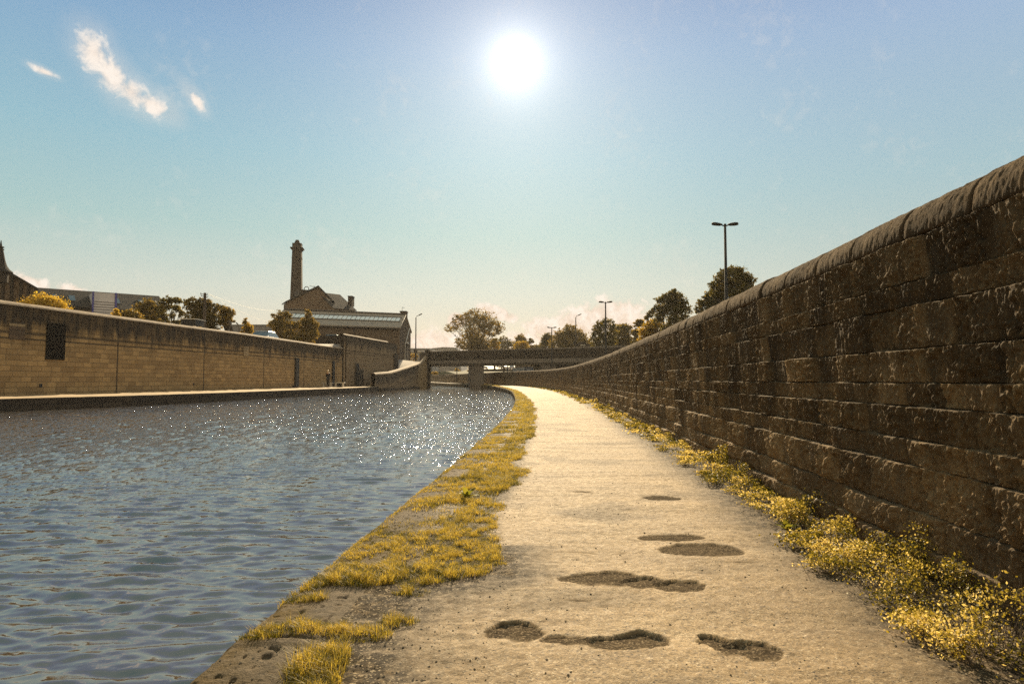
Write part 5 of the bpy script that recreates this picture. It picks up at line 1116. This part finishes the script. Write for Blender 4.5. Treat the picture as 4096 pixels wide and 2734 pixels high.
def build_grass():
    rs = np.random.RandomState(31)
    def scatter(Y0, Y1, dens, hgt, wid, seed):
        A = (Y1-Y0)*1.2; n = int(A*dens); Y = Y0+(Y1-Y0)*rs.rand(n); x = xc(Y)-.04+1.24*rs.rand(n)
        gm = grass_mask(x, Y); clump = fbm(x*7, Y*7, 3, 500+seed); keep = rs.rand(n) < gm*np.clip(.35+1.3*clump, .2, 1); x, Y, gm, clump = x[keep], Y[keep], gm[keep], clump[keep]
        n = len(x); z = ground(x, Y)[0]
        big = fbm(x*1.9+5, Y*1.9, 3, 61); e = x-xc(Y)
        ck = fbm(x*16+3, Y*13, 3, 77, .6); h = hgt*(.18+1.25*sst(ck, .36, .72)+.9*sst(big, .5, .75))*(.45+.8*rs.rand(n))*np.clip(.45+e*2.0, .4, 1)
        h *= 1+.7*np.exp(-((Y-3.5)/.15)**2)                   # the thick tussocky front edge
        az = rs.rand(n)*6.283; lean = (.45+1.1*rs.rand(n)**1.2)*h; w = wid*(.6+.8*rs.rand(n))
        dx, dy = np.cos(az), np.sin(az); px_, py_ = -np.sin(az+.6*rs.normal(size=n)), np.cos(az)
        b = np.stack([x, Y, z-.004], -1); m = np.stack([x+dx*lean*.35, Y+dy*lean*.35, z+h*.6], -1); t = np.stack([x+dx*lean, Y+dy*lean, z+h*.95], -1)
        W = np.stack([px_, py_, 0*px_], -1)*w[:, None]
        V = np.stack([b-W, b+W, m+W*.7, m-W*.7, t], 1); i = np.arange(n)[:, None]*5
        Fq = (i+np.array([0, 1, 2, 3])); Ft = i+np.array([3, 2, 4, 4])
        tone = np.clip(-.35+.7*fbm(x*2.1, Y*1.6, 4, 71)+.7*sst(ck, .3, .7)+.55*rs.rand(n), 0, 1)
        return V.reshape(-1, 3), Fq, Ft[:, :3], np.repeat(tone, 5)
    VS, F3, TN = [], [], []; o = 0
    for k, (a, b, d, h, w) in enumerate(((2.15, 3.4, 30000, .028, .0011), (3.4, 5, 30000, .025, .0013), (5, 8, 16000, .028, .0018), (8, 13, 8000, .030, .0028), (13, 24, 3200, .034, .0048), (24, 50, 1100, .04, .010), (50, 112, 320, .05, .02))):
        V, Fq, Ft, tn = scatter(a, b, d, h, w, k); F3 += [Fq[:, :3]+o, Fq[:, [0, 2, 3]]+o, Ft+o]; VS.append(V); TN.append(tn); o += len(V)
    tag(mesh_np('verge_grass', np.concatenate(VS), np.concatenate(F3), M['grass'], None, False, {'tone': np.concatenate(TN)}), 'golden backlit grass and moss along the canal edge', 'grass', kind='stuff')
    # weeds at the foot of the wall: stems with small leaves and pale seed heads
    C, SZ, TN = [], [], []; stem = []
    for (a, b, step, per, sz) in ((1.7, 4, .024, 330, .0135), (4, 7, .04, 280, .017), (7, 12, .09, 220, .024), (12, 24, .2, 170, .042), (24, 50, .7, 110, .10), (50, 84, 1.6, 90, .16)):
        for y in np.arange(a, b, step):
            y = y+step*rs.rand(); cl = .35+1.2*float(fbm(y*1.5, 3.3, 3, 600)-.5)*2+1.1*math.exp(-((y-4.85)/.3)**2)+.6*math.exp(-((y-3.6)/.22)**2)+.5*math.exp(-((y-2.55)/.25)**2)+.8*math.exp(-((y-7.6)/.5)**2); cl = max(cl, .12)
            wd = (.50 if y < 12 else .60)*min(.7+.35*cl, 1.1)*(.9 if y < 40 else .7); h = (.05+.19*min(max(cl, 0), 1.4))*(1 if y < 30 else .8)*rs.uniform(.6, 1.1)
            if y > 84: continue
            x = float(xw(y))-.02-wd*rs.rand()**1.1; hh = h*(1-.75*(float(xw(y))-x)/wd); k = int(per*(.45+.6*cl))
            p = rs.normal(size=(k, 3))*np.array([.045+sz*.8, .055+sz*.8, 0]); p[:, 2] = hh*rs.rand(k)**.7
            p[:, :2] *= (1.1-.5*(p[:, 2:3]/max(hh, .01))); p += np.array([x, y, float(zp(y))+.012]); C.append(p); SZ.append(sz*(.5+.9*rs.rand(k))); t = .05+.6*rs.rand(k)+.45*(rs.rand()-.4); t[rs.rand(k) < .07] = 1; TN.append(t)
            if y < 9:
                for j in range(4):
                    q = Vector((x+rs.normal()*.04, y+rs.normal()*.05, float(zp(y)))); stem.append((q, q+Vector((rs.normal()*.05, rs.normal()*.05, hh*rs.uniform(.9, 1.5)))))
    C = np.concatenate(C); SZ = np.concatenate(SZ); TN = np.concatenate(TN); kp = rs.rand(len(C)) < np.clip((fbm(C[:, 0]*9, C[:, 1]*6, 3, 611)-.36)*6+(C[:, 2] > .10)*.3, .06, 1); C, SZ, TN = C[kp], SZ[kp], TN[kp]; TN = TN+1.1*(fbm(C[:, 0]*4, C[:, 1]*3.3, 3, 612)-.5); xx = xw(C[:, 1]); C[:, 0] = np.minimum(C[:, 0], xx-.012)
    tag(leaves('wall_foot_weeds', C, SZ, TN, M['weed'], None, rs, .6, .3), 'tangled golden weeds along the foot of the dark path wall', 'weeds', kind='stuff')
    mb = MB()
    for a, b in stem: mb.tube([a, a.lerp(b, .5)+Vector((.006, .004, 0)), b], [.0016, .0013, .0007], 3, False)
    tag(mb.build('weed_stems', M['wood']), kind='stuff')
    # distinct broad-leaved plants
    def dock(u, v, n, L, lab, z=.0):
        x, y = G(u, v); x = min(x, float(xw(y))-.08); r = thing('dock_plant', (x, y, .0), lab, 'plant'); z0 = float(ground(np.array([x]), np.array([y]))[0][0])
        for k in range(n):
            a = 6.283*k/n+rs.normal()*.3; ln = L*rs.uniform(.7, 1.1); d = Vector((math.cos(a), math.sin(a), 0)); s_ = Vector((-d.y, d.x, 0)); V = []; 
            tilt = rs.uniform(.5, 1.3)
            for i in range(6):
                f = i/5; c = Vector((x, y, z0))+d*ln*f*math.cos(tilt)*(1)+Vector((0, 0, ln*(math.sin(tilt)*f-.35*f*f))); w = ln*.17*math.sin(math.pi*min(.12+f*.9, 1))
                V += [c-s_*w+Vector((0, 0, w*.4)), c, c+s_*w+Vector((0, 0, w*.4))]
            F = [(3*i+j, 3*i+j+1, 3*i+j+4, 3*i+j+3) for i in range(5) for j in range(2)]
            mesh_np('leaf', [tuple(q) for q in V], F, M['dock'], r, True, {'tone': np.full(18, rs.rand())})
    dock(1868, 1992, 9, .16, 'bright broad-leaved plant standing in the verge grass near the canal edge')
    dock(3150, 2120, 10, .13, 'bright green-gold broad-leaved plant in the weeds by the wall')
    dock(2507, 1662, 7, .22, 'small yellow-leaved plant against the wall farther along the path')
    # loose grit and small stones on path edge and slabs
    n = 2600; Y = 2.2+rs.rand(n)**1.6*6; x = np.where(rs.rand(n) < .6, xc(Y)+.05+rs.rand(n)*1.0, xc(Y)+(xw(Y)-xc(Y))*rs.rand(n)); z = ground(x, Y)[0]; sz = .0018+.0045*rs.rand(n)**3
    oc = np.array([(1, 0, 0), (-1, 0, 0), (0, 1, 0), (0, -1, 0), (0, 0, .7), (0, 0, -.7)]); V = (np.stack([x, Y, z+sz*.3], -1)[:, None]+oc[None]*sz[:, None, None]*(.7+.6*rs.rand(n, 6, 1))).reshape(-1, 3)
    F = (np.arange(n)[:, None, None]*6+np.array([(0, 2, 4), (2, 1, 4), (1, 3, 4), (3, 0, 4), (2, 0, 5), (1, 2, 5), (3, 1, 5), (0, 3, 5)])[None]).reshape(-1, 3)
    tag(mesh_np('path_grit', V, F, simple('grit', (.10, .08, .055), (.35, .28, .19), 40, .8), None, False), kind='stuff')
build_grass()

# ------------------------------------------------------------------ haze
def build_haze():
    m = bpy.data.materials.new('haze'); m.use_nodes = True; t = NT(m.node_tree)
    v = t.n('ShaderNodeVolumePrincipled', {'Color': (1.0, .93, .82), 'Density': .00017, 'Anisotropy': .3})
    o = t.n('ShaderNodeOutputMaterial'); t.t.links.new(v.outputs[0], o.inputs['Volume'])
    tag(MB().box(-420, -30, -2.3, 480, 660, 36).build('haze', m), kind='stuff')
build_haze()
